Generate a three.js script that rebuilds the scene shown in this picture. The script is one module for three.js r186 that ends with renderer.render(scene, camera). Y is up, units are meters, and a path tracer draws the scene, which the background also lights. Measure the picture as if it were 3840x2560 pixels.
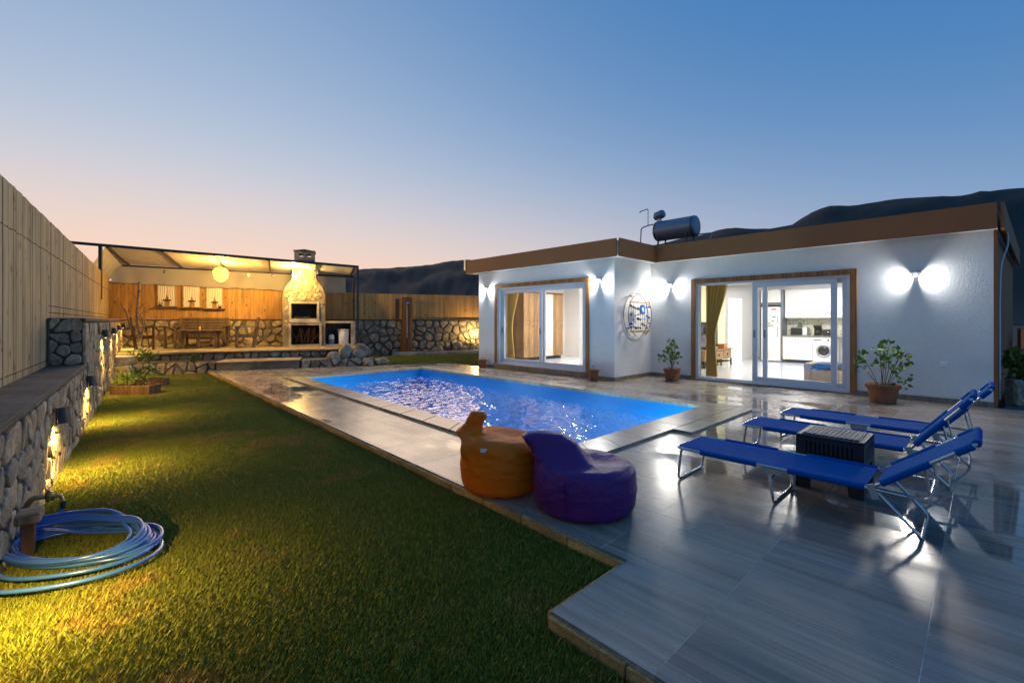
import * as THREE from 'three';
import { mergeGeometries, mergeVertices } from 'three/addons/utils/BufferGeometryUtils.js';
import { RoundedBoxGeometry } from 'three/addons/geometries/RoundedBoxGeometry.js';
import { MarchingCubes } from 'three/addons/objects/MarchingCubes.js';
import { RectAreaLightUniformsLib } from 'three/addons/lights/RectAreaLightUniformsLib.js';
RectAreaLightUniformsLib.init();

// ------------------------------------------------------------------ camera, sky, light, exposure
const scene = new THREE.Scene();
const camera = new THREE.PerspectiveCamera(73.75, 1024 / 682, 0.05, 4000);
camera.position.set(0, 1.35, 0);
camera.rotation.set(0, -43.9 * Math.PI / 180, 0);
camera.setViewOffset(1024, 682, 0, 20.4, 1024, 682);   // lens shifted down a little, as architectural lenses are
camera.updateProjectionMatrix();

const renderer = new THREE.WebGLRenderer({ antialias: true });
renderer.toneMapping = THREE.LinearToneMapping;
renderer.toneMappingExposure = 1.15;
renderer.shadowMap.enabled = true;

const lin = (v) => (v <= 0.04045 ? v / 12.92 : ((v + 0.055) / 1.055) ** 2.4);
const S = (r, g, b) => new THREE.Color().setRGB(lin(r / 255), lin(g / 255), lin(b / 255));
const L = (r, g, b) => new THREE.Color().setRGB(r, g, b);
const clamp = (x, a = 0, b = 1) => Math.min(b, Math.max(a, x));
const mix = (a, b, t) => a + (b - a) * t;
const smooth = (a, b, x) => { const t = clamp((x - a) / (b - a)); return t * t * (3 - 2 * t); };

{ // dusk sky: clear air, the last warm light low in the direction of -z
  const W = 1024, H = 512, data = new Float32Array(W * H * 4);
  const c = (r, g, b) => [lin(r / 255), lin(g / 255), lin(b / 255)];
  const zen = c(50, 114, 176), coolH = c(128, 166, 200), paleH = c(216, 226, 234), warm = c(255, 203, 162);
  for (let j = 0; j < H; j++) {
    const el = Math.max(0, ((j + 0.5) / H - 0.5) * 180);
    for (let i = 0; i < W; i++) {
      const az = ((i + 0.5) / W - 0.5) * 360;            // atan2(z, x)
      let da = Math.abs(((az + 90 - 4 + 540) % 360) - 180); // from the sunset
      const w = Math.exp(-((da / 62) ** 2)), ww = Math.exp(-((da / 60) ** 2));
      const up = Math.exp(-((el / (14.5 + 16 * w)) ** 1.5));
      const low = Math.exp(-((el / 12) ** 2)) * ww;
      const o = (j * W + i) * 4;
      for (let k = 0; k < 3; k++) {
        const hz = mix(coolH[k], paleH[k], w * 0.9);
        let v = mix(zen[k], hz, up);
        v = mix(v, warm[k], low * 0.95);
        data[o + k] = v * 0.95;
      }
      data[o + 3] = 1;
    }
  }
  const sky = new THREE.DataTexture(data, W, H, THREE.RGBAFormat, THREE.FloatType);
  sky.mapping = THREE.EquirectangularReflectionMapping;
  sky.magFilter = sky.minFilter = THREE.LinearFilter;
  sky.needsUpdate = true;
  scene.background = sky; scene.environment = sky;
}
const sun = new THREE.DirectionalLight(L(1, 0.70, 0.42), 0.9);   // afterglow of a sun that has set
sun.position.set(24, 15, -62); sun.target.position.set(3, 0, -6);
sun.castShadow = true; sun.shadow.radius = 70; sun.shadow.mapSize.set(2048, 2048);
Object.assign(sun.shadow.camera, { left: -25, right: 25, top: 25, bottom: -25, near: 1, far: 140 });
scene.add(sun, sun.target);

// ------------------------------------------------------------------ helpers
function rng(seed) { let a = seed >>> 0; return () => { a = (a + 0x6D2B79F5) >>> 0; let t = a; t = Math.imul(t ^ (t >>> 15), t | 1); t ^= t + Math.imul(t ^ (t >>> 7), t | 61); return ((t ^ (t >>> 14)) >>> 0) / 4294967296; }; }
const R0 = rng(7);
const names = {};
function numbered(n) { names[n] = (names[n] ?? -1) + 1; return names[n] ? `${n}_${String(names[n]).padStart(3, '0')}` : n; }
function tag(o, label, category, group, kind) { if (label) o.userData.label = label; if (category) o.userData.category = category; if (group) o.userData.group = group; if (kind) o.userData.kind = kind; return o; }
function thing(name, label, category, p = [0, 0, 0], turn = 0, group) { const o = new THREE.Group(); o.name = numbered(name); o.position.set(...p); o.rotation.y = turn; scene.add(o); return tag(o, label, category, group); }
function structure(name, label) { const o = new THREE.Group(); o.name = numbered(name); scene.add(o); return tag(o, label, null, null, 'structure'); }
function part(parent, name, geo, mat, label) { const m = new THREE.Mesh(Array.isArray(geo) ? merge(geo) : geo, mat); m.name = parent === scene ? numbered(name) : name; if (label) m.userData.label = label; parent.add(m); return m; }
function merge(list) {
  const all = list.map((g) => { const q = g.index ? g.toNonIndexed() : g.clone(); for (const k of Object.keys(q.attributes)) if (!['position', 'normal', 'uv'].includes(k)) q.deleteAttribute(k); if (!q.attributes.uv) q.setAttribute('uv', new THREE.BufferAttribute(new Float32Array(q.attributes.position.count * 2), 2)); return q; });
  return mergeGeometries(all);
}
const V = (x, y, z) => new THREE.Vector3(x, y, z);
// uv in metres by the way each face points
function uvm(g, s = 1, ou = 0, ov = 0, swap = false) {
  if (!g.attributes.normal) g.computeVertexNormals();
  const p = g.attributes.position, n = g.attributes.normal, uv = new Float32Array(p.count * 2);
  for (let i = 0; i < p.count; i++) {
    const ax = Math.abs(n.getX(i)), ay = Math.abs(n.getY(i)), az = Math.abs(n.getZ(i));
    let u, v;
    if (ay >= ax && ay >= az) { u = p.getX(i); v = p.getZ(i); } else if (ax >= az) { u = p.getZ(i); v = p.getY(i); } else { u = p.getX(i); v = p.getY(i); }
    if (swap) [u, v] = [v, u];
    uv[2 * i] = u * s + ou; uv[2 * i + 1] = v * s + ov;
  }
  g.setAttribute('uv', new THREE.BufferAttribute(uv, 2));
  return g;
}
function box(w, h, d, x = 0, y = 0, z = 0) { const g = new THREE.BoxGeometry(w, h, d); g.translate(x, y, z); return uvm(g); }       // centred
function span(x0, x1, y0, y1, z0, z1) { return box(x1 - x0, y1 - y0, z1 - z0, (x0 + x1) / 2, (y0 + y1) / 2, (z0 + z1) / 2); }
function rbox(w, h, d, r, x = 0, y = 0, z = 0, seg = 1) { const g = new RoundedBoxGeometry(w, h, d, seg, Math.min(r, w / 2.01, h / 2.01, d / 2.01)); g.translate(x, y, z); return uvm(g); }
function rspan(x0, x1, y0, y1, z0, z1, r = 0.006) { return rbox(x1 - x0, y1 - y0, z1 - z0, r, (x0 + x1) / 2, (y0 + y1) / 2, (z0 + z1) / 2); }
function rod(a, b, r, seg = 8, r2 = r) { const d = b.clone().sub(a), g = new THREE.CylinderGeometry(r2, r, d.length(), seg, 1); g.applyQuaternion(new THREE.Quaternion().setFromUnitVectors(V(0, 1, 0), d.clone().normalize())); const c = a.clone().add(b).multiplyScalar(0.5); g.translate(c.x, c.y, c.z); return g; }
function bar(a, b, w, h) { const d = b.clone().sub(a), g = new THREE.BoxGeometry(w, d.length(), h); g.applyQuaternion(new THREE.Quaternion().setFromUnitVectors(V(0, 1, 0), d.clone().normalize())); const c = a.clone().add(b).multiplyScalar(0.5); g.translate(c.x, c.y, c.z); return uvm(g); }
// a square beam from a to b whose width lies level
function beam(a, b, w, h) { const d = b.clone().sub(a), len = d.length(), g = new THREE.BoxGeometry(w, h, len); uvm(g); const m = new THREE.Matrix4().lookAt(a, b, V(0, 1, 0)); g.applyMatrix4(m); const c = a.clone().add(b).multiplyScalar(0.5); g.translate(c.x, c.y, c.z); return g; }
function tube(pts, r, seg = 40, rs = 7, closed = false, tension = 0.5) { return new THREE.TubeGeometry(new THREE.CatmullRomCurve3(pts, closed, 'catmullrom', tension), seg, r, rs, closed); }
function lathe(pts, seg = 28) { return new THREE.LatheGeometry(pts.map(([x, y]) => new THREE.Vector2(x, y)), seg); }
function extrude(pts, depth, holes = [], bevel = 0) {
  const s = new THREE.Shape(pts.map(([x, y]) => new THREE.Vector2(x, y)));
  for (const h of holes) s.holes.push(new THREE.Path(h.map(([x, y]) => new THREE.Vector2(x, y))));
  return new THREE.ExtrudeGeometry(s, { depth, bevelEnabled: bevel > 0, bevelThickness: bevel, bevelSize: bevel, bevelSegments: 1, curveSegments: 8 });
}
const rect = (x0, x1, y0, y1) => [[x0, y0], [x1, y0], [x1, y1], [x0, y1]];

// noise that repeats every p cells
function hash(i, j, s) { let h = Math.imul(i, 374761393) + Math.imul(j, 668265263) + Math.imul(s, 1274126177); h = Math.imul(h ^ (h >>> 13), 1274126177); return ((h ^ (h >>> 16)) >>> 0) / 4294967296; }
function vn(x, y, p, q, s) {
  const i = Math.floor(x), j = Math.floor(y), fx = x - i, fy = y - j, m = (a, n) => ((a % n) + n) % n;
  const a = hash(m(i, p), m(j, q), s), b = hash(m(i + 1, p), m(j, q), s), c = hash(m(i, p), m(j + 1, q), s), d = hash(m(i + 1, p), m(j + 1, q), s);
  const u = fx * fx * (3 - 2 * fx), v = fy * fy * (3 - 2 * fy);
  return a + (b - a) * u + (c - a) * v + (a - b - c + d) * u * v;
}
function fbm(u, v, p, q, oct, s) { let t = 0, a = 0.5, n = 0; for (let k = 0; k < oct; k++) { t += a * vn(u * p, v * q, p, q, s + k * 17); n += a; p *= 2; q *= 2; a *= 0.5; } return t / n; }
function tex(w, h, fn, size, srgb = true, channel = 0) {
  const d = new Uint8Array(w * h * 4);
  for (let j = 0; j < h; j++) for (let i = 0; i < w; i++) { const c = fn((i + 0.5) / w, (j + 0.5) / h), o = (j * w + i) * 4; for (let k = 0; k < 3; k++) d[o + k] = Math.round(255 * clamp(Array.isArray(c) ? c[k] : c)); d[o + 3] = 255; }
  const t = new THREE.DataTexture(d, w, h);
  t.wrapS = t.wrapT = THREE.RepeatWrapping; t.magFilter = THREE.LinearFilter; t.minFilter = THREE.LinearMipmapLinearFilter; t.generateMipmaps = true;
  if (srgb) t.colorSpace = THREE.SRGBColorSpace;
  t.repeat.set(1 / size[0], 1 / size[1]); t.channel = channel; t.needsUpdate = true;
  return t;
}
const mat = (o) => new THREE.MeshStandardMaterial({ roughness: 0.7, ...o });
const phys = (o) => new THREE.MeshPhysicalMaterial({ roughness: 0.5, ...o });

// ------------------------------------------------------------------ textures and materials
const tone = (a, b, t) => a.map((v, k) => mix(v, b[k], t));
// pale softwood, grain along v, with knots (1.2 m square)
const pineTex = tex(512, 1024, (u, v) => {
  let g = fbm(u, v, 40, 3, 4, 11), w = fbm(u, v, 6, 2, 3, 12);
  let t = 0.86 + 0.2 * (g - 0.5) + 0.22 * (w - 0.5), k = 0;
  for (let q = 0; q < 16; q++) {
    const cx = hash(q, 3, 5), cy = hash(q, 9, 6), r = 0.008 + 0.012 * hash(q, 1, 8);
    let dx = Math.abs(u - cx); dx = Math.min(dx, 1 - dx); let dy = Math.abs(v - cy); dy = Math.min(dy, 1 - dy);
    const d = Math.hypot(dx, dy * 0.75) / r; k = Math.max(k, clamp(1.25 - d) * 0.85, clamp(1.9 - d) * 0.28);
  }
  return tone([t, t * 0.93, t * 0.82], [0.42, 0.27, 0.15], k);
}, [1.2, 1.6]);
const woodTex = tex(512, 512, (u, v) => { const t = 0.72 + 0.5 * (fbm(u, v, 48, 3, 4, 31) - 0.5) + 0.3 * (fbm(u, v, 5, 2, 3, 33) - 0.5); return [t, t * 0.96, t * 0.9]; }, [0.6, 0.9]);
const stoneTex = tex(512, 512, (u, v) => {
  const a = fbm(u, v, 6, 6, 5, 41), b = fbm(u, v, 40, 40, 3, 44), c = fbm(u, v, 3, 3, 3, 47);
  let t = 0.78 + 0.55 * (a - 0.5) + 0.3 * (b - 0.5);
  return tone([t, t * 0.965, t * 0.9], [0.62, 0.48, 0.33], clamp((c - 0.55) * 2.2));
}, [0.8, 0.8]);
const stoneBump = tex(512, 512, (u, v) => 0.6 * fbm(u, v, 8, 8, 4, 51) + 0.4 * fbm(u, v, 60, 60, 2, 53), [0.8, 0.8], false);
const stuccoBump = tex(1024, 1024, (u, v) => { const a = fbm(u, v, 60, 34, 3, 61), b = fbm(u, v, 160, 110, 2, 63); return 0.7 * Math.abs(a - 0.5) * 2 + 0.3 * b; }, [1.6, 1.6], false);
const stuccoTex = tex(512, 512, (u, v) => { const t = 0.955 + 0.05 * (fbm(u, v, 4, 4, 5, 66) - 0.5) + 0.03 * (fbm(u, v, 50, 50, 2, 67) - 0.5); return [t, t, t * 0.995]; }, [2.3, 2.3]);
const cementTex = tex(512, 512, (u, v) => { const t = 0.75 + 0.5 * (fbm(u, v, 5, 5, 5, 71) - 0.5) + 0.25 * (fbm(u, v, 90, 90, 2, 73) - 0.5); return [t, t * 0.98, t * 0.95]; }, [1.3, 1.3]);
const cementBump = tex(512, 512, (u, v) => 0.5 * fbm(u, v, 20, 20, 4, 75) + 0.5 * fbm(u, v, 100, 100, 2, 77), [0.9, 0.9], false);
const fineBump = tex(512, 512, (u, v) => fbm(u, v, 128, 128, 2, 81), [0.4, 0.4], false);
const weave = tex(256, 256, (u, v) => 0.5 + 0.25 * Math.sin(u * 2 * Math.PI * 64) + 0.25 * Math.sin(v * 2 * Math.PI * 64), [0.16, 0.16], false);
const crinkle = tex(512, 512, (u, v) => { const f = (n) => (1 - Math.abs(2 * n - 1)) ** 2; return 0.5 * f(fbm(u, v, 5, 9, 3, 181)) + 0.35 * f(fbm(u + 0.3 * v, v, 12, 8, 3, 187)) + 0.15 * fbm(u, v, 90, 90, 2, 189); }, [0.55, 0.55], false);
const clayTex = tex(256, 256, (u, v) => { const t = 0.85 + 0.35 * (fbm(u, v, 5, 5, 4, 91) - 0.5); const s = clamp((fbm(u, v, 4, 7, 4, 93) - 0.6) * 3); return tone([t, t, t], [1.0, 1.02, 1.05], s * 0.5); }, [0.5, 0.5]);
// wood-look porcelain: long soft streaks along v
const tileTex = tex(1024, 1024, (u, v) => {
  const a = fbm(u, v, 60, 2, 4, 101), b = fbm(u, v, 9, 2, 4, 105), c = fbm(u, v, 180, 6, 2, 109), d = fbm(u, v, 5, 3, 3, 113);
  const t = 0.73 + 0.26 * (a - 0.5) + 0.3 * (b - 0.5) + 0.12 * (c - 0.5);
  const dark = clamp((b - 0.6) * 4) * 0.35;
  return tone(tone([t, t * 0.965, t * 0.92], [t * 0.95, t * 0.97, t * 1.0], clamp((d - 0.4) * 2)), [0.4, 0.39, 0.38], dark);
}, [2.1, 2.6]);
// where the deck is wet (world map of the deck, second uv set)
const DX0 = 1, DX1 = 11, DZ0 = -15.5, DZ1 = 4.5;
const wetAt = (u, v) => {
  const x = mix(DX0, DX1, u), z = mix(DZ0, DZ1, v);
  const n = 0.55 * fbm(u, v, 9, 17, 5, 121) + 0.45 * fbm(u, v, 34, 30, 4, 125);
  const near = Math.exp(-(((x - 6.4) / 2.6) ** 2) - (((z + 1.6) / 1.7) ** 2)), near2 = Math.exp(-(((x - 4.6) / 1.3) ** 2) - ((z / 1.0) ** 2));
  const pool = Math.exp(-(((x - 8.1) / 0.9) ** 2)) * smooth(-2, -4, z) * 0.6 + Math.exp(-(((x - 3.1) / 0.5) ** 2)) * smooth(-6, -9, z) * 0.5;
  return smooth(0.47, 0.56, n - 0.10 + 0.17 * Math.max(near, near2, pool * 0.5));
};
const deckRough = tex(1024, 2048, (u, v) => { const w = wetAt(u, v), g = fbm(u, v, 40, 60, 3, 131); return mix(0.265 + 0.14 * (g - 0.5), 0.04, w); }, [1, 1], false, 1);
const soilTex = tex(512, 512, (u, v) => { const t = 0.8 + 0.7 * (fbm(u, v, 24, 24, 4, 141) - 0.5); return tone([t * 0.55, t * 0.6, t * 0.24], [t * 0.7, t * 0.55, t * 0.32], clamp((fbm(u, v, 6, 6, 3, 143) - 0.45) * 3)); }, [1.5, 1.5]);
const hillTex = tex(1024, 512, (u, v) => { const a = fbm(u, v, 24, 12, 5, 151), b = fbm(u, v, 160, 80, 3, 155); const r = clamp((a - 0.5) * 3.5) * clamp((b - 0.4) * 2.5); return tone([0.26 + 0.3 * b, 0.30 + 0.3 * b, 0.26 + 0.22 * b], [0.62, 0.58, 0.53], r); }, [1, 1]);
const gravelTex = tex(512, 512, (u, v) => { const t = 0.6 + 0.8 * (fbm(u, v, 64, 64, 3, 161) - 0.5); return [t, t * 0.98, t * 0.95]; }, [1, 1]);
const patternTex = tex(256, 128, (u, v) => { const i = Math.floor(u * 16), j = Math.floor(v * 8), h = hash(i, j, 171), cx = u * 16 - i - 0.5, cy = v * 8 - j - 0.5; const blob = h > 0.5 && Math.hypot(cx * 1.1, cy * (1.2 + h)) < 0.2 + 0.18 * hash(i, j, 4); const b = 0.82 + 0.06 * (fbm(u, v, 8, 4, 3, 9) - 0.5); return blob ? [0.3 + 0.2 * h, 0.34 + 0.15 * h, 0.28] : [b, b * 0.99, b * 0.9]; }, [1.6, 0.8]);

const tint = (m, c) => { const q = m.clone(); q.color = c; return q; };
const M = {
  pine: mat({ map: pineTex, color: L(0.60, 0.46, 0.27), roughness: 0.75 }),
  pineGrey: mat({ map: pineTex, color: L(0.52, 0.43, 0.28), roughness: 0.85 }),
  furn: mat({ map: woodTex, color: L(0.26, 0.19, 0.135), roughness: 0.6 }),
  darkWood: mat({ map: woodTex, color: L(0.16, 0.10, 0.06), roughness: 0.7 }),
  logWood: mat({ map: woodTex, color: L(0.27, 0.125, 0.045), roughness: 0.7, bumpMap: cementBump, bumpScale: 0.006 }),
  planter: mat({ map: woodTex, color: L(0.26, 0.15, 0.09), roughness: 0.75 }),
  oak: mat({ map: woodTex, color: L(0.62, 0.41, 0.21), roughness: 0.5 }),
  oakDark: mat({ map: woodTex, color: L(0.50, 0.33, 0.18), roughness: 0.5 }),
  mortar: mat({ map: cementTex, color: L(0.24, 0.22, 0.19), roughness: 0.95, bumpMap: cementBump, bumpScale: 0.008 }),
  mortarPale: mat({ map: cementTex, color: L(0.42, 0.36, 0.27), roughness: 0.95, bumpMap: cementBump, bumpScale: 0.006 }),
  cement: mat({ map: cementTex, color: L(0.16, 0.155, 0.15), roughness: 0.85, bumpMap: cementBump, bumpScale: 0.004 }),
  slab: mat({ map: cementTex, color: L(0.46, 0.39, 0.29), roughness: 0.75, bumpMap: cementBump, bumpScale: 0.002 }),
  sand: mat({ map: cementTex, color: L(0.78, 0.49, 0.17), roughness: 0.85, bumpMap: cementBump, bumpScale: 0.003 }),
  white: mat({ color: L(0.83, 0.805, 0.775), map: stuccoTex, roughness: 0.85, bumpMap: stuccoBump, bumpScale: 0.0018 }),
  soffit: mat({ color: L(0.82, 0.82, 0.81), roughness: 0.8 }),
  inner: mat({ color: L(0.80, 0.79, 0.77), roughness: 0.8 }),
  yellow: mat({ color: L(0.74, 0.71, 0.42), roughness: 0.8 }),
  brown: mat({ color: L(0.36, 0.13, 0.038), map: stuccoTex, roughness: 0.7, bumpMap: stuccoBump, bumpScale: 0.002 }),
  brownTrim: mat({ color: L(0.56, 0.255, 0.08), map: woodTex, roughness: 0.6 }),
  pvc: phys({ color: L(0.66, 0.67, 0.70), roughness: 0.3 }),
  whiteGloss: phys({ color: L(0.82, 0.82, 0.82), roughness: 0.18 }),
  whitePlain: mat({ color: L(0.80, 0.80, 0.80), roughness: 0.5 }),
  plaster: mat({ color: L(0.74, 0.68, 0.57), map: cementTex, roughness: 0.8 }),
  glass: phys({ color: 0xffffff, roughness: 0.0, transmission: 1, thickness: 0, ior: 1.5 }),
  steel: phys({ color: L(0.55, 0.54, 0.53), metalness: 1, roughness: 0.22 }),
  chrome: phys({ color: L(0.75, 0.75, 0.75), metalness: 1, roughness: 0.1 }),
  darkMetal: phys({ color: L(0.05, 0.035, 0.028), metalness: 0.4, roughness: 0.45 }),
  black: phys({ color: L(0.018, 0.018, 0.02), roughness: 0.45 }),
  dark: mat({ color: L(0.03, 0.028, 0.026), roughness: 0.7 }),
  greyMetal: phys({ color: L(0.20, 0.23, 0.28), metalness: 0.5, roughness: 0.4 }),
  galv: phys({ color: L(0.42, 0.44, 0.46), metalness: 0.7, roughness: 0.4 }),
  clay: mat({ map: clayTex, color: L(0.34, 0.125, 0.05), roughness: 0.75 }),
  soil: mat({ color: L(0.035, 0.025, 0.018), roughness: 1, map: cementTex }),
  leaf: phys({ color: L(0.10, 0.17, 0.022), roughness: 0.75, side: THREE.DoubleSide }),
  leafPale: phys({ color: L(0.2, 0.27, 0.05), roughness: 0.75, side: THREE.DoubleSide }),
  leafRed: phys({ color: L(0.22, 0.06, 0.03), roughness: 0.5, side: THREE.DoubleSide }),
  stem: mat({ color: L(0.19, 0.16, 0.09), roughness: 0.8 }),
  bark: mat({ color: L(0.42, 0.34, 0.27), map: woodTex, roughness: 0.85 }),
  canvasBlue: phys({ color: L(0.0005, 0.085, 0.33), specularIntensity: 0.15, roughness: 0.85, bumpMap: weave, bumpScale: 0.0006 }),
  awning: phys({ color: L(0.42, 0.38, 0.31), roughness: 0.9, transmission: 0.25, thickness: 0, side: THREE.DoubleSide, bumpMap: weave, bumpScale: 0.0005 }),
  curtainGold: phys({ color: L(0.58, 0.36, 0.09), roughness: 0.8, side: THREE.DoubleSide }),
  sheer: phys({ color: L(0.85, 0.84, 0.83), roughness: 0.9, transmission: 0.5, thickness: 0, side: THREE.DoubleSide }),
  orange: phys({ color: L(0.88, 0.16, 0.004), specularIntensity: 0.5, roughness: 0.5, bumpMap: crinkle, bumpScale: 0.0045 }),
  purple: phys({ color: L(0.115, 0.018, 0.14), specularIntensity: 0.6, roughness: 0.45, bumpMap: crinkle, bumpScale: 0.0045 }),
  hose: phys({ color: L(0.045, 0.145, 0.5), roughness: 0.3, clearcoat: 0.5, clearcoatRoughness: 0.2 }),
  brass: phys({ color: L(0.42, 0.32, 0.16), metalness: 0.9, roughness: 0.4 }),
  poolBlue: mat({ color: L(0.008, 0.22, 0.56), roughness: 0.35 }),
  ring: mat({ color: L(0.46, 0.28, 0.13), map: woodTex, roughness: 0.55 }),
  beadBlue: phys({ color: L(0.02, 0.07, 0.30), roughness: 0.15, clearcoat: 1 }),
  beadPale: phys({ color: L(0.35, 0.6, 0.8), roughness: 0.2 }),
  cord: mat({ color: L(0.33, 0.25, 0.14), roughness: 0.9 }),
  gravel: mat({ map: gravelTex, color: L(0.3, 0.3, 0.3), roughness: 1, bumpMap: cementBump, bumpScale: 0.01 }),
};
M.stones = [[0.62, 0.56, 0.47], [0.54, 0.51, 0.455], [0.68, 0.59, 0.47], [0.50, 0.455, 0.40], [0.62, 0.53, 0.41], [0.45, 0.43, 0.40]].map((c) => mat({ map: stoneTex, color: L(...c), roughness: 0.85, bumpMap: stoneBump, bumpScale: 0.012 }));
M.pale = [[0.70, 0.58, 0.40], [0.62, 0.48, 0.30], [0.74, 0.66, 0.50], [0.56, 0.42, 0.25], [0.66, 0.56, 0.42]].map((c) => mat({ map: stoneTex, color: L(...c), roughness: 0.85, bumpMap: stoneBump, bumpScale: 0.008 }));
M.tiles = [[0.60, 0.52, 0.435], [0.575, 0.50, 0.425], [0.63, 0.545, 0.45], [0.56, 0.48, 0.41]].map((c) => phys({ map: tileTex, color: L(...c), roughnessMap: deckRough, roughness: 1, ior: 1.5 }));
M.boards = [[0.68, 0.44, 0.18], [0.62, 0.40, 0.16], [0.72, 0.48, 0.21], [0.60, 0.375, 0.145]].map((c) => tint(M.pine, L(...c)));
M.boardsGrey = [[0.65, 0.56, 0.39], [0.59, 0.51, 0.35], [0.69, 0.60, 0.43], [0.55, 0.475, 0.33]].map((c) => tint(M.pineGrey, L(...c)));

// ------------------------------------------------------------------ pieces of masonry: cells round scattered points, shrunk by the joint
function clipHalf(poly, nx, ny, c) { // keep n.p <= c
  const out = [];
  for (let i = 0; i < poly.length; i++) { const a = poly[i], b = poly[(i + 1) % poly.length], da = nx * a[0] + ny * a[1] - c, db = nx * b[0] + ny * b[1] - c; if (da <= 0) out.push(a); if (da * db < 0) { const t = da / (da - db); out.push([mix(a[0], b[0], t), mix(a[1], b[1], t)]); } }
  return out;
}
function cells(w, h, sx, sy, gap, seed, jit = 0.9) {
  const r = rng(seed), pts = [], nx = Math.max(1, Math.round(w / sx)), ny = Math.max(1, Math.round(h / sy)), cw = w / nx, ch = h / ny;
  for (let j = 0; j < ny; j++) for (let i = 0; i < nx + (j % 2); i++) pts.push([(i + 0.5 - (j % 2) * 0.5 + (r() - 0.5) * jit) * cw, (j + 0.5 + (r() - 0.5) * jit) * ch]);
  const list = [];
  for (const p of pts) {
    let poly = [[0, 0], [w, 0], [w, h], [0, h]].map(([x, y]) => [clamp(x, p[0] - 2 * cw, p[0] + 2 * cw), clamp(y, p[1] - 2 * ch, p[1] + 2 * ch)]);
    if (p[0] < 0.02 || p[0] > w - 0.02 || p[1] < 0.02 || p[1] > h - 0.02) { p[0] = clamp(p[0], 0.03, w - 0.03); p[1] = clamp(p[1], 0.03, h - 0.03); }
    for (const q of pts) { if (q === p) continue; const dx = q[0] - p[0], dy = q[1] - p[1], d = Math.hypot(dx, dy); if (d > 3 * Math.max(cw, ch) || d < 1e-4) continue; poly = clipHalf(poly, dx / d, dy / d, (dx * p[0] + dy * p[1]) / d + d / 2 - gap * (0.6 + 0.8 * r())); if (poly.length < 3) break; }
    if (poly.length < 3) continue;
    let A = 0, cx = 0, cy = 0; poly.forEach((a, k) => { const b = poly[(k + 1) % poly.length], c = a[0] * b[1] - b[0] * a[1]; A += c; cx += (a[0] + b[0]) * c; cy += (a[1] + b[1]) * c; });
    A /= 2; if (A < 0.15 * cw * ch) continue;
    list.push({ poly, c: [cx / (6 * A), cy / (6 * A)], area: A });
  }
  return list;
}
function stoneGeo(cell, depth, r, round = 1) { // lies in xy, bulges to +z from z = 0
  let p = cell.poly;
  for (let k = 0; k < round; k++) { const q = []; p.forEach((a, i) => { const b = p[(i + 1) % p.length]; if (Math.hypot(a[0] - b[0], a[1] - b[1]) < 0.012) { q.push([(a[0] + b[0]) / 2, (a[1] + b[1]) / 2]); return; } q.push([mix(a[0], b[0], 0.22), mix(a[1], b[1], 0.22)], [mix(a[0], b[0], 0.78), mix(a[1], b[1], 0.78)]); }); p = q; }
  const n = p.length, c = cell.c, pos = [], idx = [], uv = [], tilt = [(r() - 0.5) * 0.25, (r() - 0.5) * 0.25];
  const rings = [[1, 0], [0.985, 0.72], [0.9, 0.97], [0.45, 1]];
  for (const [s, z] of rings) for (const a of p) { const x = c[0] + (a[0] - c[0]) * s, y = c[1] + (a[1] - c[1]) * s, zz = depth * z * (1 + 0.22 * (r() - 0.5)) + (z > 0.3 ? (tilt[0] * (x - c[0]) + tilt[1] * (y - c[1])) * 0.6 : 0); pos.push(x, y, z === 0 ? 0 : Math.max(0.003, zz)); }
  pos.push(c[0], c[1], depth * (0.97 + 0.1 * r()));
  for (let k = 0; k < rings.length - 1; k++) for (let i = 0; i < n; i++) { const a = k * n + i, b = k * n + (i + 1) % n; idx.push(a, b, b + n, a, b + n, a + n); }
  for (let i = 0; i < n; i++) idx.push((rings.length - 1) * n + i, (rings.length - 1) * n + (i + 1) % n, rings.length * n);
  const o = [r() * 3, r() * 3];
  for (let i = 0; i < pos.length; i += 3) uv.push(pos[i] + o[0], pos[i + 1] + o[1] + pos[i + 2]);
  const g = new THREE.BufferGeometry();
  g.setAttribute('position', new THREE.Float32BufferAttribute(pos, 3)); g.setAttribute('uv', new THREE.Float32BufferAttribute(uv, 2)); g.setIndex(idx); g.computeVertexNormals();
  return g;
}
// face a wall of the group: origin o, along +x of the group (or turned by ry), w by h
function faceStones(parent, w, h, sx, sy, gap, depth, seed, mats, o = [0, 0, 0], ry = 0, keep = null, round = 1, limit = 290) {
  const r = rng(seed + 99), list = cells(w, h, sx, sy, gap, seed).filter((c) => !keep || keep(c)), rest = [];
  list.sort((a, b) => b.area - a.area);
  list.forEach((c, k) => {
    const g = stoneGeo(c, depth * (0.7 + 0.6 * r()), r, round); g.rotateY(ry); g.translate(...o);
    if (k < limit) part(parent, 'stone', g, mats[Math.floor(r() * mats.length)]); else rest.push(g);
  });
  if (rest.length) part(parent, 'small_stones', rest, mats[0]).userData.kind = 'stuff';
  return list.length;
}
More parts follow.
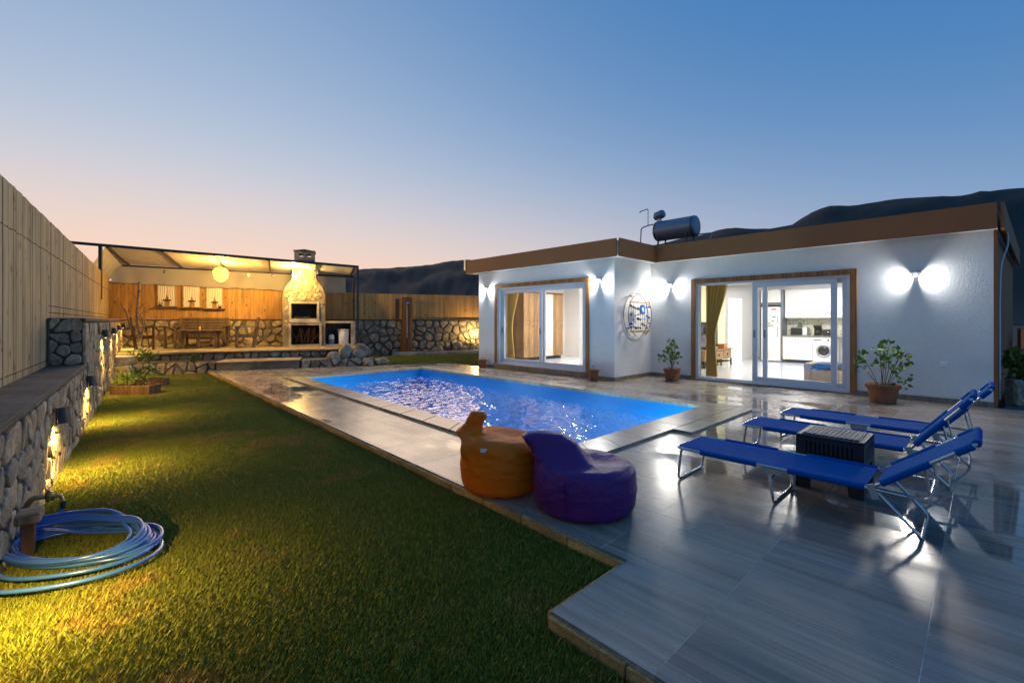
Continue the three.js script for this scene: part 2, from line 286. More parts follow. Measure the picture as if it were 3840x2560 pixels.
// a leaf: folded lozenge along +y, 1 long
function leafGeo(w = 0.42, bend = 0.25) {
  const g = new THREE.BufferGeometry(), p = [0, 0, 0, -w / 2, 0.42, 0.1, 0, 0.5, bend * 0.4 - 0.04, w / 2, 0.42, 0.1, 0, 1, bend];
  g.setAttribute('position', new THREE.Float32BufferAttribute(p, 3)); g.setIndex([0, 2, 1, 0, 3, 2, 1, 2, 4, 2, 3, 4]); g.setAttribute('uv', new THREE.Float32BufferAttribute(new Float32Array(10), 2)); g.computeVertexNormals(); return g;
}
const LEAF = leafGeo().toNonIndexed(), LEAFROUND = leafGeo(0.85, 0.2).toNonIndexed();
function leafAt(base, p, dir, size, roll) {
  const g = base.clone(), q = new THREE.Quaternion().setFromUnitVectors(V(0, 1, 0), dir.clone().normalize());
  g.applyMatrix4(new THREE.Matrix4().compose(p, q.multiply(new THREE.Quaternion().setFromAxisAngle(V(0, 1, 0), roll)), V(size, size, size))); return g;
}
function leafCluster(r, c, rad, n, size, base = LEAF, up = 0.3) {
  const out = [];
  for (let i = 0; i < n; i++) { const d = V(r() - 0.5, r() - 0.5 + up * 0.5, r() - 0.5).normalize(), p = c.clone().addScaledVector(d, rad * Math.cbrt(r())); out.push(leafAt(base, p, V(d.x + (r() - 0.5), d.y + up + (r() - 0.5) * 0.8, d.z + (r() - 0.5)), size * (0.6 + 0.8 * r()), r() * 6.28)); }
  return out;
}

// ------------------------------------------------------------------ the setting
const LAWN = -0.09, WATER = -0.17;
const wallX = (z) => -0.65 - 0.0885 * z;                   // front face of the garden wall on the left
const deckX = (z) => 2.25 + 0.0292 * (-1.4 - z);           // edge between deck and lawn
const copeX = (z) => 3.22 - 0.041 * (z + 2.65);            // outer edge of the coping on the lawn side
const TH_L = Math.acos(0.08815), TH_B = -22.4 * Math.PI / 180;
const BC = [1.17, -20.5], BU = [0.9245, 0.381], BN = [-0.381, 0.9245];
const back = (bx, y, bz) => [BC[0] + BU[0] * bx + BN[0] * bz, y, BC[1] + BU[1] * bx + BN[1] * bz];   // along and in front of the rear wall
const backXZ = (bx, bz) => { const p = back(bx, 0, bz); return [p[0], p[2]]; };

function sheet(pts, y, holes = []) { // flat polygon of [x, z]
  const s = new THREE.Shape(pts.map(([x, z]) => new THREE.Vector2(x, -z)));
  for (const h of holes) s.holes.push(new THREE.Path(h.map(([x, z]) => new THREE.Vector2(x, -z))));
  const g = new THREE.ShapeGeometry(s); g.rotateX(-Math.PI / 2); g.translate(0, y, 0); return uvm(g);
}
function slabOf(pts, y0, y1, holes = []) {
  const g = extrude(pts.map(([x, z]) => [x, -z]), y1 - y0, holes.map((h) => h.map(([x, z]) => [x, -z]))); g.rotateX(-Math.PI / 2); g.translate(0, y0, 0); return uvm(g);
}
const poolIn = [[copeX(-3.02) + 0.32, -3.02], [7.1, -3.02], [7.1, -11.1], [copeX(-11.1) + 0.32, -11.1]];
const poolOut = [[copeX(-2.65), -2.65], [7.4, -2.65], [7.4, -11.4], [copeX(-11.4), -11.4]];
const hole = poolIn.map(([x, z], i) => [x + (i === 1 || i === 2 ? 0.06 : -0.06), z + (i < 2 ? 0.06 : -0.06)]);

const soilM = mat({ map: soilTex, color: L(0.34, 0.34, 0.30), roughness: 1 });
tag(part(scene, 'ground', sheet([[-1500, 1500], [1500, 1500], [1500, -1500], [-1500, -1500]], -0.32, [hole]), mat({ color: L(0.05, 0.045, 0.035), roughness: 1 })), 'dark open land round the garden reaching to the hills', null, null, 'structure');
const lawnPoly = [[wallX(4) - 0.1, 4], [1.56, 4], [1.6, -1.4], [2.25, -1.4], [2.64, -14.6], backXZ(1.0, 4.85), [wallX(-16.5) - 0.1, -16.5]];
tag(part(scene, 'lawn_soil', sheet(lawnPoly, LAWN), soilM), 'thin soil under the lawn between stone wall and deck', null, null, 'structure');
const lawn2 = [backXZ(6.4, 4.6), [8.72, -11.9], [8.9, -10.6], [12.2, -10.6], backXZ(12.9, 1.0), backXZ(7.4, 1.4)];
tag(part(scene, 'rear_lawn_soil', sheet(lawn2, -0.03), soilM), 'soil under the narrow rear lawn beyond the pool', null, null, 'structure');

{ // grass: short blades in tufts
  const r = rng(21), bl = [];
  for (let k = 0; k < 13; k++) {
    const a = r() * 6.28, R = 0.032 * Math.sqrt(r()), h = 0.024 + 0.024 * r(), w = 0.0015 + 0.0009 * r(), lean = 0.008 + 0.024 * r(), d = r() * 6.28, f = a + 1.2;
    const x = R * Math.cos(a), z = R * Math.sin(a), lx = lean * Math.cos(d), lz = lean * Math.sin(d), wx = w * Math.cos(f), wz = w * Math.sin(f);
    bl.push(x - wx, 0, z - wz, x + wx, 0, z + wz, x + lx * 0.45 + wx * 0.8, h * 0.62, z + lz * 0.45 + wz * 0.8, x - wx, 0, z - wz, x + lx * 0.45 + wx * 0.8, h * 0.62, z + lz * 0.45 + wz * 0.8, x + lx * 0.45 - wx * 0.8, h * 0.62, z + lz * 0.45 - wz * 0.8, x + lx * 0.45 - wx * 0.8, h * 0.62, z + lz * 0.45 - wz * 0.8, x + lx * 0.45 + wx * 0.8, h * 0.62, z + lz * 0.45 + wz * 0.8, x + lx, h, z + lz);
  }
  const g = new THREE.BufferGeometry(); g.setAttribute('position', new THREE.Float32BufferAttribute(bl, 3)); g.computeVertexNormals();
  const inside = (poly, x, z) => { let c = false; for (let i = 0, j = poly.length - 1; i < poly.length; j = i++) { const [xi, zi] = poly[i], [xj, zj] = poly[j]; if ((zi > z) !== (zj > z) && x < (xj - xi) * (z - zi) / (zj - zi) + xi) c = !c; } return c; };
  const grow = (name, label, poly, y, n, dens) => {
    const xs = poly.map((p) => p[0]), zs = poly.map((p) => p[1]), x0 = Math.min(...xs), x1 = Math.max(...xs), z0 = Math.min(...zs), z1 = Math.max(...zs), ms = [], cs = [];
    const m = new THREE.Matrix4(), q = new THREE.Quaternion(), e = new THREE.Euler();
    for (let i = 0; i < n; i++) {
      const x = mix(x0, x1, r()), z = mix(z0, z1, r()); if (r() > dens(x, z) || !inside(poly, x, z)) continue;
      const nn = fbm((x + 20) / 40, (z + 20) / 40, 40, 40, 3, 301), n2 = fbm((x + 20) / 40, (z + 20) / 40, 150, 150, 3, 305);
      const s = 0.72 + 0.5 * r() + 0.5 * (n2 - 0.5);
      e.set((r() - 0.5) * 0.3, r() * 6.28, (r() - 0.5) * 0.3); q.setFromEuler(e);
      ms.push(m.compose(V(x, y - 0.002, z), q, V(s * 1.1, s * (0.75 + 0.5 * nn), s * 1.1)).clone());
      const dry = smooth(0.52, 0.72, n2 * 0.6 + nn * 0.4) * 0.75 + (r() < 0.07 ? 0.5 : 0), v = 0.75 + 0.5 * r();
      cs.push(L(mix(0.165, 0.31, dry) * v, mix(0.19, 0.205, dry) * v, mix(0.010, 0.04, dry) * v));
    }
    const im = new THREE.InstancedMesh(g, mat({ color: 0xffffff, roughness: 0.65, side: THREE.DoubleSide }), ms.length);
    ms.forEach((k, i) => { im.setMatrixAt(i, k); im.setColorAt(i, cs[i]); });
    im.name = name; tag(im, label, 'grass', null, 'stuff'); scene.add(im);
  };
  const inner = lawnPoly.map(([x, z], i) => (i === 0 ? [wallX(4) + 0.02, z] : i === 6 ? [wallX(-16.5) + 0.03, z] : [x - 0.03, z]));
  grow('lawn_grass', 'short green lawn between the stone wall and the pool deck', inner, LAWN, 470000, (x, z) => clamp(1.15 - 0.075 * Math.hypot(x, z), 0.28, 1));
  grow('rear_lawn_grass', 'strip of grass beyond the far end of the pool', lawn2, -0.03, 16000, () => 0.8);
}

{ // pool deck: one mesh for each large tile, kerb stones along the lawn
  const deck = structure('pool_deck', 'wet grey wood-look porcelain tiles round the pool');
  const P = [[[1.6, -1.4], [10.3, -1.4], [10.3, 4], [1.55, 4]], [[2.25, -1.4], [3.17, -1.4], [3.58, -11.4], [2.54, -11.4]], [[3.17, -1.4], [10.3, -1.4], [10.3, -2.65], [3.22, -2.65]], [[7.4, -2.65], [10.3, -2.65], [10.3, -5.75], [7.4, -5.75]], [[7.4, -5.75], [8.7, -5.75], [8.7, -11.4], [7.4, -11.4]], [[2.54, -11.4], [8.7, -11.4], [8.7, -11.9], [2.65, -14.55]]];
  const groutM = mat({ map: cementTex, color: L(0.85, 0.82, 0.78), roughness: 0.35 });
  part(deck, 'grout_bed', P.map((p) => slabOf(p, -0.1, -0.0006)), groutM);
  const r = rng(33), g0 = 0.0022, sx = 0.63, sz = 0.708, geoOf = (polys, ou, ov) => {
    const pos = [], nor = [], uv = [], uv1 = [];
    const put = (x, y, z, n) => { pos.push(x, y, z); nor.push(...n); uv.push(x + ou, z + ov + (n[1] ? 0 : y)); uv1.push((x - DX0) / (DX1 - DX0), (z - DZ0) / (DZ1 - DZ0)); };
    for (const p of polys) {
      let A = 0; p.forEach((a, k) => { const b = p[(k + 1) % p.length]; A += a[0] * b[1] - b[0] * a[1]; });
      const q = A > 0 ? [...p].reverse() : p;
      for (let k = 1; k < q.length - 1; k++) for (const a of [q[0], q[k], q[k + 1]]) put(a[0], 0, a[1], [0, 1, 0]);
      q.forEach((a, k) => { const b = q[(k + 1) % q.length], dx = b[0] - a[0], dz = b[1] - a[1], l = Math.hypot(dx, dz); if (l < 1e-4) return; const n = [-dz / l, 0, dx / l]; for (const [c, y] of [[a, 0], [a, -0.012], [b, -0.012], [a, 0], [b, -0.012], [b, 0]]) put(c[0], y, c[1], n); });
    }
    const g = new THREE.BufferGeometry();
    g.setAttribute('position', new THREE.Float32BufferAttribute(pos, 3)); g.setAttribute('normal', new THREE.Float32BufferAttribute(nor, 3)); g.setAttribute('uv', new THREE.Float32BufferAttribute(uv, 2)); g.setAttribute('uv1', new THREE.Float32BufferAttribute(uv1, 2));
    return g;
  };
  for (let i = -2; i < 14; i++) for (let j = -20; j < 8; j++) {
    const x0 = 2.32 + i * sx + g0, x1 = 2.32 + (i + 1) * sx - g0, z0 = -0.17 + j * sz + g0, z1 = -0.17 + (j + 1) * sz - g0, got = [];
    for (const poly of P) {
      let c = [[x0, z0], [x1, z0], [x1, z1], [x0, z1]];
      const m = poly.reduce((a, b) => [a[0] + b[0] / poly.length, a[1] + b[1] / poly.length], [0, 0]);
      poly.forEach((a, k) => { const b = poly[(k + 1) % poly.length]; let nx = b[1] - a[1], nz = a[0] - b[0]; const l = Math.hypot(nx, nz); nx /= l; nz /= l; if (nx * (m[0] - a[0]) + nz * (m[1] - a[1]) > 0) { nx = -nx; nz = -nz; } if (c.length > 2) c = clipHalf(c, nx, nz, nx * a[0] + nz * a[1]); });
      if (c.length > 2) { let A = 0; c.forEach((a, k) => { const b = c[(k + 1) % c.length]; A += a[0] * b[1] - b[0] * a[1]; }); if (Math.abs(A) > 2e-4) got.push(c); }
    }
    if (got.length) part(deck, 'paving_tile', geoOf(got, r() * 4, r() * 4), M.tiles[Math.floor(r() * 4)]);
  }
  const kerb = (a, b) => { const d = Math.hypot(b[0] - a[0], b[1] - a[1]), n = Math.round(d / 0.42), ux = (b[0] - a[0]) / d, uz = (b[1] - a[1]) / d; for (let k = 0; k < n; k++) { const l = d / n - 0.006, g = rbox(l, 0.105 + 0.004 * r(), 0.03, 0.006); g.rotateY(-Math.atan2(uz, ux)); const t = (k + 0.5) * d / n; g.translate(a[0] + ux * t + uz * 0.012 + uz * 0.004 * r(), -0.067, a[1] + uz * t - ux * 0.012); part(deck, 'kerb_stone', uvm(g, 1, r() * 3, r() * 3), M.sand); } };
  kerb([1.55, 4], [1.6, -1.4]); kerb([1.6, -1.4], [2.2, -1.4]); kerb([2.25, -1.4], [2.63, -14.5]);
}

{ // swimming pool
  const pool = structure('swimming_pool', 'rectangular blue pool with a pale stone coping');
  const y0 = -1.55, [a, b, c, d] = poolIn, w = 0.055;
  const wallOf = (p, q, nx, nz) => slabOf([p, q, [q[0] + nx * w, q[1] + nz * w], [p[0] + nx * w, p[1] + nz * w]], y0, -0.012);
  part(pool, 'basin_wall', wallOf(a, b, 0, 1), M.poolBlue); part(pool, 'basin_wall', wallOf(b, c, 1, 0), M.poolBlue); part(pool, 'basin_wall', wallOf(c, d, 0, -1), M.poolBlue); part(pool, 'basin_wall', wallOf(d, a, -1, 0), M.poolBlue);
  part(pool, 'basin_floor', slabOf([[a[0] - 0.05, a[1] + 0.05], [b[0] + 0.05, b[1] + 0.05], [c[0] + 0.05, c[1] - 0.05], [d[0] - 0.05, d[1] - 0.05]], y0 - 0.1, y0), M.poolBlue);
  const r = rng(44), cm = M.tiles.map((m) => { const q = m.clone(); q.roughnessMap = null; q.roughness = 0.28; q.color = m.color.clone().multiplyScalar(1.12); return q; });
  const run = (o0, o1, i0, i1, n) => { for (let k = 0; k < n; k++) { const t0 = k / n + 0.0012, t1 = (k + 1) / n - 0.0012, P = (s, e, t) => [mix(s[0], e[0], t), mix(s[1], e[1], t)]; const g = slabOf([P(o0, o1, t0), P(o0, o1, t1), P(i0, i1, t1), P(i0, i1, t0)], -0.02, 0.03); part(pool, 'coping_stone', uvm(g, 1, r() * 3, r() * 3), cm[Math.floor(r() * 4)]); } };
  const [A, B, C, D] = poolOut, lip = (p, dx, dz) => [p[0] + dx, p[1] + dz];
  const ia = lip(a, 0.025, -0.025), ib = lip(b, -0.025, -0.025), ic = lip(c, -0.025, 0.025), id = lip(d, 0.025, 0.025);
  run(A, B, ia, ib, 9); run(B, C, ib, ic, 14); run(C, D, ic, id, 7); run(D, A, id, ia, 14);
  part(pool, 'coping_step', rspan(5.3, 7.35, -0.004, 0.029, -2.646, -2.42, 0.006), cm[0]);
  part(pool, 'overflow_strip', slabOf([[copeX(-2.7) - 0.045, -2.7], [copeX(-2.7) - 0.006, -2.7], [copeX(-11.4) - 0.006, -11.4], [copeX(-11.4) - 0.045, -11.4]], -0.004, 0.006), M.sand, 'sand coloured strip along the coping');
  // lamps set in the basin walls below the water line, and their light
  for (const [x, z, turn] of [[4.6, -3.026, Math.PI], [6.2, -3.026, Math.PI], [3.72, -7.0, Math.PI / 2], [3.86, -9.8, Math.PI / 2]]) {
    const lamp = new THREE.Group(); lamp.name = 'underwater_light'; pool.add(lamp); lamp.position.set(x, -0.7, z); lamp.rotation.y = turn;
    const rim = new THREE.TorusGeometry(0.11, 0.016, 8, 24); part(lamp, 'rim', rim, M.whitePlain);
    const l = new THREE.CylinderGeometry(0.1, 0.1, 0.02, 24); l.rotateX(Math.PI / 2); part(lamp, 'lens_light', l, mat({ color: L(0.8, 0.85, 0.9), emissive: L(0.75, 0.9, 1), emissiveIntensity: 1.5 }));
    const p = new THREE.PointLight(L(0.72, 1, 0.95), 4.2); p.position.set(x + 0.16 * Math.sin(turn), -0.7, z + 0.16 * Math.cos(turn)); p.castShadow = true; p.shadow.radius = 4; scene.add(p);
  }
  // water: ripples running over the whole surface
  const nx = 230, nz = 540, pos = [], idx = [], uv = [], rr = rng(55), W = [];
  for (let k = 0; k < 34; k++) { const l = 0.075 + 0.42 * rr() ** 2.2, a0 = rr() * 6.28; W.push([Math.cos(a0) * 6.283 / l, Math.sin(a0) * 6.283 / l, rr() * 6.28, 0.0042 * l]); }
  for (let j = 0; j <= nz; j++) for (let i = 0; i <= nx; i++) {
    const t = j / nz, s = i / nx, z = mix(-3.0, -11.12, t), x = mix(mix(a[0], d[0], t) - 0.03, 7.12, s);
    let y = WATER, e = 0.55 + 0.9 * fbm(s, t, 4, 8, 3, 401); for (const [kx, kz, ph, am] of W) y += am * e * Math.sin(kx * x + kz * z + ph);
    pos.push(x, y, z); uv.push(x, z);
    if (i < nx && j < nz) { const q = j * (nx + 1) + i; idx.push(q, q + 1, q + nx + 2, q, q + nx + 2, q + nx + 1); }
  }
  const g = new THREE.BufferGeometry(); g.setAttribute('position', new THREE.Float32BufferAttribute(pos, 3)); g.setAttribute('uv', new THREE.Float32BufferAttribute(uv, 2)); g.setIndex(idx); g.computeVertexNormals();
  tag(part(scene, 'pool_water', g, phys({ color: L(0.72, 0.93, 1), roughness: 0.0, transmission: 1, thickness: 0, ior: 1.33, side: THREE.DoubleSide })), 'rippled clear blue water filling the pool', null, null, 'structure');
}

{ // hills, far behind
  const hill = (name, label, R, pts, seed, foot) => {
    const n = 150, rows = 26, pos = [], uv = [], idx = [], F = [Math.sin(0.7662), -Math.cos(0.7662)], Rt = [Math.cos(0.7662), Math.sin(0.7662)];
    const prof = (s) => { for (let k = 0; k < pts.length - 1; k++) if (s <= pts[k + 1][0]) return mix(pts[k][1], pts[k + 1][1], clamp((s - pts[k][0]) / (pts[k + 1][0] - pts[k][0]))); return pts[pts.length - 1][1]; };
    for (let i = 0; i <= n; i++) {
      const s = mix(pts[0][0], pts[pts.length - 1][0], i / n), dx = F[0] + s * Rt[0], dz = F[1] + s * Rt[1], top = prof(s) * R + 1.35;
      for (let j = 0; j <= rows; j++) {
        const t = j / rows, d = mix(foot, R * 1.25, t), up = t < 0.75 ? smooth(0, 1, t / 0.75) ** 0.9 : 1 - 0.3 * (t - 0.75);
        const rough = (fbm(i / n, t, 30, 10, 4, seed) - 0.5) * R * 0.022 * Math.sin(Math.PI * clamp(t / 0.75)) + (fbm(i / n, t, 70, 20, 2, seed + 5) - 0.5) * R * 0.004;
        pos.push(dx * d, Math.max(-0.4, top * up * (d / R > 1 ? 1 : mix(1, d / R, 0.3)) + rough * clamp(t * 6)), dz * d); uv.push(i / n * 3, t);
        if (i < n && j < rows) { const q = i * (rows + 1) + j; idx.push(q, q + rows + 1, q + rows + 2, q, q + rows + 2, q + 1); }
      }
    }
    const g = new THREE.BufferGeometry(); g.setAttribute('position', new THREE.Float32BufferAttribute(pos, 3)); g.setAttribute('uv', new THREE.Float32BufferAttribute(uv, 2)); g.setIndex(idx); g.computeVertexNormals();
    tag(part(scene, name, g, mat({ map: hillTex, color: L(0.05, 0.06, 0.062), roughness: 1, side: THREE.DoubleSide })), label, null, null, 'structure');
  };
  // ridge lines as slopes seen from the garden: sideways / ahead, up / ahead
  hill('hill', 'low dark ridge behind the rear fence', 900, [[-0.75, 0.02], [-0.55, 0.075], [-0.4, 0.108], [-0.337, 0.1125], [-0.255, 0.116], [-0.21, 0.117], [-0.176, 0.1215], [-0.145, 0.128], [-0.098, 0.131], [0.05, 0.128], [0.2, 0.11], [0.4, 0.08]], 501, 260);
  hill('hill', 'scrubby dark mountain rising behind the house', 700, [[0.1, 0.12], [0.25, 0.15], [0.36, 0.172], [0.431, 0.186], [0.461, 0.197], [0.501, 0.199], [0.528, 0.195], [0.588, 0.199], [0.619, 0.206], [0.653, 0.228], [0.693, 0.243], [0.744, 0.245], [0.837, 0.259], [0.912, 0.265], [0.979, 0.265], [1.03, 0.275], [1.125, 0.284], [1.5, 0.31], [2.2, 0.33], [3.2, 0.25]], 521, 180);
}

{ // garden wall on the left: a low stretch, then a taller one, with a board fence behind it
  const place = (z) => [wallX(z), LAWN - 0.06, z], len = (z0, z1) => (z0 - z1) / 0.9961;
  const low = thing('stone_wall', 'low rubble garden wall with flat grey cement top along the lawn', 'stone wall', place(-1.5), TH_L);
  const l1 = len(-1.5, -8.2), h1 = 0.76 - LAWN + 0.06;
  part(low, 'mortar_core', span(0, l1, 0, h1 - 0.03, -0.32, 0), M.mortar);
  part(low, 'cement_top', uvm(new RoundedBoxGeometry(l1, 0.05, 0.37, 1, 0.012).translate(l1 / 2, h1 - 0.005, -0.15)), M.cement);
  faceStones(low, l1, h1 - 0.05, 0.2, 0.17, 0.009, 0.024, 601, M.stones, [0, 0, 0]);
  const high = thing('stone_wall', 'taller rubble wall section running back to the terrace', 'stone wall', place(-8.2), TH_L);
  const l2 = len(-8.2, -20.4), h2 = 1.37 - LAWN + 0.06;
  part(high, 'mortar_core', span(0.02, l2, 0, h2 - 0.03, -0.32, 0), M.mortar);
  part(high, 'cement_top', uvm(new RoundedBoxGeometry(l2, 0.05, 0.36, 1, 0.012).translate(l2 / 2 + 0.01, h2 - 0.005, -0.15)), M.cement);
  faceStones(high, l2, h2 - 0.05, 0.26, 0.22, 0.01, 0.03, 611, M.stones, [0, 0, 0], 0, null, 1, 285);
  faceStones(high, 0.3, 0.6, 0.17, 0.17, 0.008, 0.035, 617, M.stones, [0.02, h1 + 0.02, -0.31], -Math.PI / 2, null);
  const fence = thing('board_fence', 'tall weathered vertical board fence behind the left garden wall', 'fence', [wallX(-1.5) - 0.33, 0, -1.5 - 0.03], TH_L);
  const L0 = len(-1.5, -20.6), r = rng(71), nails = [], nail = new THREE.CylinderGeometry(0.005, 0.005, 0.006, 5).rotateX(Math.PI / 2);
  for (let x = 0; x < L0; x += 0.104) {
    const z = -1.5 - x * 0.9961, top = mix(2.57, 2.8, clamp((-z - 1.5) / 19)) + 0.014 * (r() - 0.5), b = z > -8.25 ? 0.72 : 1.33;
    const g = new THREE.BoxGeometry(0.094, top - b, 0.02); uvm(g, 1, r() * 5, r() * 5); g.rotateY((r() - 0.5) * 0.05); g.translate(x + 0.05, (top + b) / 2, -0.012 + 0.006 * (r() - 0.5));
    part(fence, 'board', g, M.boardsGrey[Math.floor(r() * 4)]);
    for (const y of [b + 0.13, z > -8.25 ? 1.5 : 1.55, top - 0.42]) for (const dx of [0.03, 0.07]) { if (y === 1.5) continue; nails.push(nail.clone().translate(x + dx, y, 0.001)); }
  }
  part(fence, 'nails', nails, M.dark).userData.kind = 'stuff';
  for (const y of [1.55, 2.25]) part(fence, 'rail', span(0, L0, y - 0.04, y + 0.04, -0.075, -0.032), M.pineGrey);
}

// ------------------------------------------------------------------ the house
const H0 = [12.5, 0, -5.2];
const house = thing('house', 'single-storey white stucco house with brown fascia and lit sliding doors', 'house', H0);
const hp = (name, geo, m, parent = house, label) => { const g = Array.isArray(geo) ? merge(geo) : geo; g.translate(-H0[0], -H0[1], -H0[2]); return part(parent, name, g, m, label); };
const sub = (name, parent = house) => { const o = new THREE.Group(); o.name = name; parent.add(o); return o; };
// a wall that faces -x: outline in (z, y), front face at x
function wallFacing(x, t, poly, holes = []) { const g = extrude(poly, t, holes); g.rotateY(-Math.PI / 2); g.translate(x + t, 0, 0); return uvm(g); }
const WT = 2.77;
hp('front_wall', wallFacing(10.32, 0.22, rect(-5.75, 0.1, -0.3, WT), [rect(-4.62, -1.71, 0.035, 2.215)]), M.white);
hp('bay_front_wall', wallFacing(8.72, 0.22, rect(-10.49, -5.75, -0.3, WT), [rect(-9.67, -6.52, 0.15, 2.29)]), M.white);
hp('bay_side_wall', span(8.94, 10.318, -0.3, WT, -5.97, -5.75), M.white);
hp('end_wall', span(8.94, 17.2, -0.3, WT, -10.49, -10.27), M.white);
hp('rear_wall', span(17, 17.22, -0.3, WT, -10.27, 0.3), M.inner);
{ const g = slabOf([[10.54, 0.113], [17.22, 0.5], [17.22, 0.3], [10.54, -0.11]], -0.3, WT); hp('side_wall', g, M.brown, house, 'side wall painted brown'); }
hp('corner_pilaster', slabOf([[10.325, 0.102], [10.325, 0.135], [10.6, 0.152], [10.6, 0.118]], -0.3, WT), M.brown);
hp('partition_wall', span(10.542, 15, 0.02, 2.619, -5.86, -5.752), M.yellow, house, 'pale yellow inner wall');
hp('partition_wall', span(10.542, 15, 0.02, 2.62, -5.97, -5.862), M.inner);
hp('bedroom_wall', span(12.5, 12.6, 0.02, 2.62, -10.268, -5.972), M.inner);
hp('passage_wall', span(12.602, 16.998, 0.02, 2.62, -8.1, -8), M.inner);
hp('right_inner_wall', span(10.542, 16.998, 0.02, 2.62, -0.2, -0.115), M.inner);
hp('ceiling', span(8.945, 12.499, 2.62, 2.76, -10.265, -5.973), M.inner); hp('ceiling', span(10.545, 16.995, 2.622, 2.76, -5.748, -0.118), M.inner); hp('ceiling', span(12.602, 16.995, 2.621, 2.759, -7.999, -5.75), M.inner);
const floorM = phys({ color: L(0.62, 0.63, 0.65), roughness: 0.14, map: cementTex });
floorM.map = null;
hp('living_floor', span(10.345, 16.995, -0.3, 0.03, -5.748, -0.2), floorM); hp('passage_floor', span(15.002, 16.995, -0.3, 0.028, -8, -5.75), floorM);
hp('bedroom_floor', span(8.745, 12.498, -0.3, 0.145, -10.268, -5.972), floorM);
// roof
const roofPoly = [[8.46, -10.66], [8.46, -5.49], [10.06, -5.49], [10.06, 0.13], [17.3, 0.55], [17.3, -10.66]];
hp('roof', slabOf(roofPoly, WT, 3.07), M.soffit); hp('roof_deck', slabOf(roofPoly.map(([x, z]) => [clamp(x, 8.5, 17.25), clamp(z, -10.6, x > 17 ? 0.5 : x > 9 && z > -3 ? 0.09 : 9)]), 3.072, 3.1), mat({ color: L(0.12, 0.11, 0.1), roughness: 0.95, map: cementTex }));
{
  const f = (a, b) => { const d = [b[0] - a[0], b[1] - a[1]], l = Math.hypot(...d), n = [d[1] / l * 0.038, -d[0] / l * 0.038]; return slabOf([a, b, [b[0] - n[0], b[1] - n[1]], [a[0] - n[0], a[1] - n[1]]], 2.745, 3.135); };
  const P = roofPoly, o = 0.038, E = [[P[0][0] - o, P[0][1] - o], [P[1][0] - o, P[1][1] + o], [P[2][0] - o, P[2][1] + o], [P[3][0] - o, P[3][1] + o], [P[4][0], P[4][1] + o]];
  for (let k = 0; k < 4; k++) hp('fascia', uvm(f(k === 1 || k === 0 ? E[k] : E[k], k === 0 ? [E[1][0], E[1][1] - o - 0.001] : k === 2 ? [E[3][0], E[3][1] - o - 0.001] : k === 1 ? [E[2][0] - 0.001, E[2][1]] : E[k + 1])), M.brown);
  hp('fascia', uvm(f([E[0][0] + o + 0.001, E[0][1]], [17.3, E[0][1]].map((v, i) => v))), M.brown);
  hp('gutter_end', rspan(8.36, 8.415, 2.86, 3.17, -10.76, -10.68, 0.01), M.galv);
}
// skirting and thresholds
const skirtM = mat({ map: tileTex, color: L(0.46, 0.38, 0.31), roughness: 0.4 });
hp('skirting', span(10.303, 10.318, -0.004, 0.085, -1.61, 0.098), skirtM); hp('skirting', span(10.303, 10.318, -0.004, 0.085, -5.733, -4.72), skirtM);
hp('skirting', span(8.735, 10.302, -0.004, 0.085, -5.748, -5.733), skirtM); hp('skirting', span(8.703, 8.718, -0.004, 0.085, -6.43, -5.735), skirtM); hp('skirting', span(8.703, 8.718, -0.004, 0.085, -10.48, -9.77), skirtM);
hp('threshold', rspan(10.26, 10.5, -0.002, 0.034, -4.7, -1.63, 0.006), skirtM); hp('threshold', rspan(8.64, 8.93, -0.002, 0.148, -9.76, -6.45, 0.008), skirtM);
// brown door surrounds
function surround(x, z0, z1, y0, y1, w) { const o = sub('door_surround'); hp('jamb', rspan(x - 0.03, x - 0.002, y0, y1 - w, z0, z0 + w, 0.005), M.brownTrim, o); hp('jamb', rspan(x - 0.03, x - 0.002, y0, y1 - w, z1 - w, z1, 0.005), M.brownTrim, o); hp('head', rspan(x - 0.031, x - 0.002, y1 - w + 0.001, y1, z0, z1, 0.005), M.brownTrim, o); }
surround(10.32, -4.715, -1.615, 0.036, 2.31, 0.105); surround(8.72, -9.765, -6.435, 0.15, 2.385, 0.1);
// sliding doors: a frame, and sashes with panes
function slider(x, z0, z1, y0, y1, sashes) {
  const d = sub('sliding_door'), w = 0.055;
  hp('frame', [rspan(x, x + 0.15, y0, y1, z0, z0 + w), rspan(x, x + 0.15, y0, y1, z1 - w, z1), rspan(x + 0.001, x + 0.149, y1 - w, y1 - 0.001, z0 + w, z1 - w), rspan(x + 0.001, x + 0.149, y0, y0 + 0.045, z0 + w, z1 - w)], M.pvc, d);
  for (const [a, b, dx, s = 0.085] of sashes) {
    const X = x + dx, u0 = y0 + 0.046, u1 = y1 - w - 0.002;
    hp('sash', [rspan(X, X + 0.05, u0, u1, a, a + s), rspan(X, X + 0.05, u0, u1, b - s, b), rspan(X + 0.001, X + 0.049, u1 - s, u1 - 0.001, a + s - 0.004, b - s + 0.004), rspan(X + 0.001, X + 0.049, u0, u0 + s, a + s - 0.004, b - s + 0.004)], M.pvc, d);
    hp('pane', uvm(wallFacing(X + 0.024, 0.0001, rect(a + s - 0.01, b - s + 0.01, u0 + s - 0.01, u1 - s + 0.01))).deleteAttribute('uv1'), M.glass, d);
    hp('handle', rspan(X - 0.03, X, 1.0, 1.16, a + 0.03, a + 0.055, 0.008), M.greyMetal, d);
  }
}
slider(10.35, -4.62, -1.71, 0.035, 2.215, [[-3.42, -1.93, 0.018, 0.1], [-3.24, -1.77, 0.085, 0.09]]);
slider(8.75, -9.67, -6.52, 0.15, 2.29, [[-9.6, -7.95, 0.085, 0.1], [-8.09, -6.58, 0.018, 0.095]]);
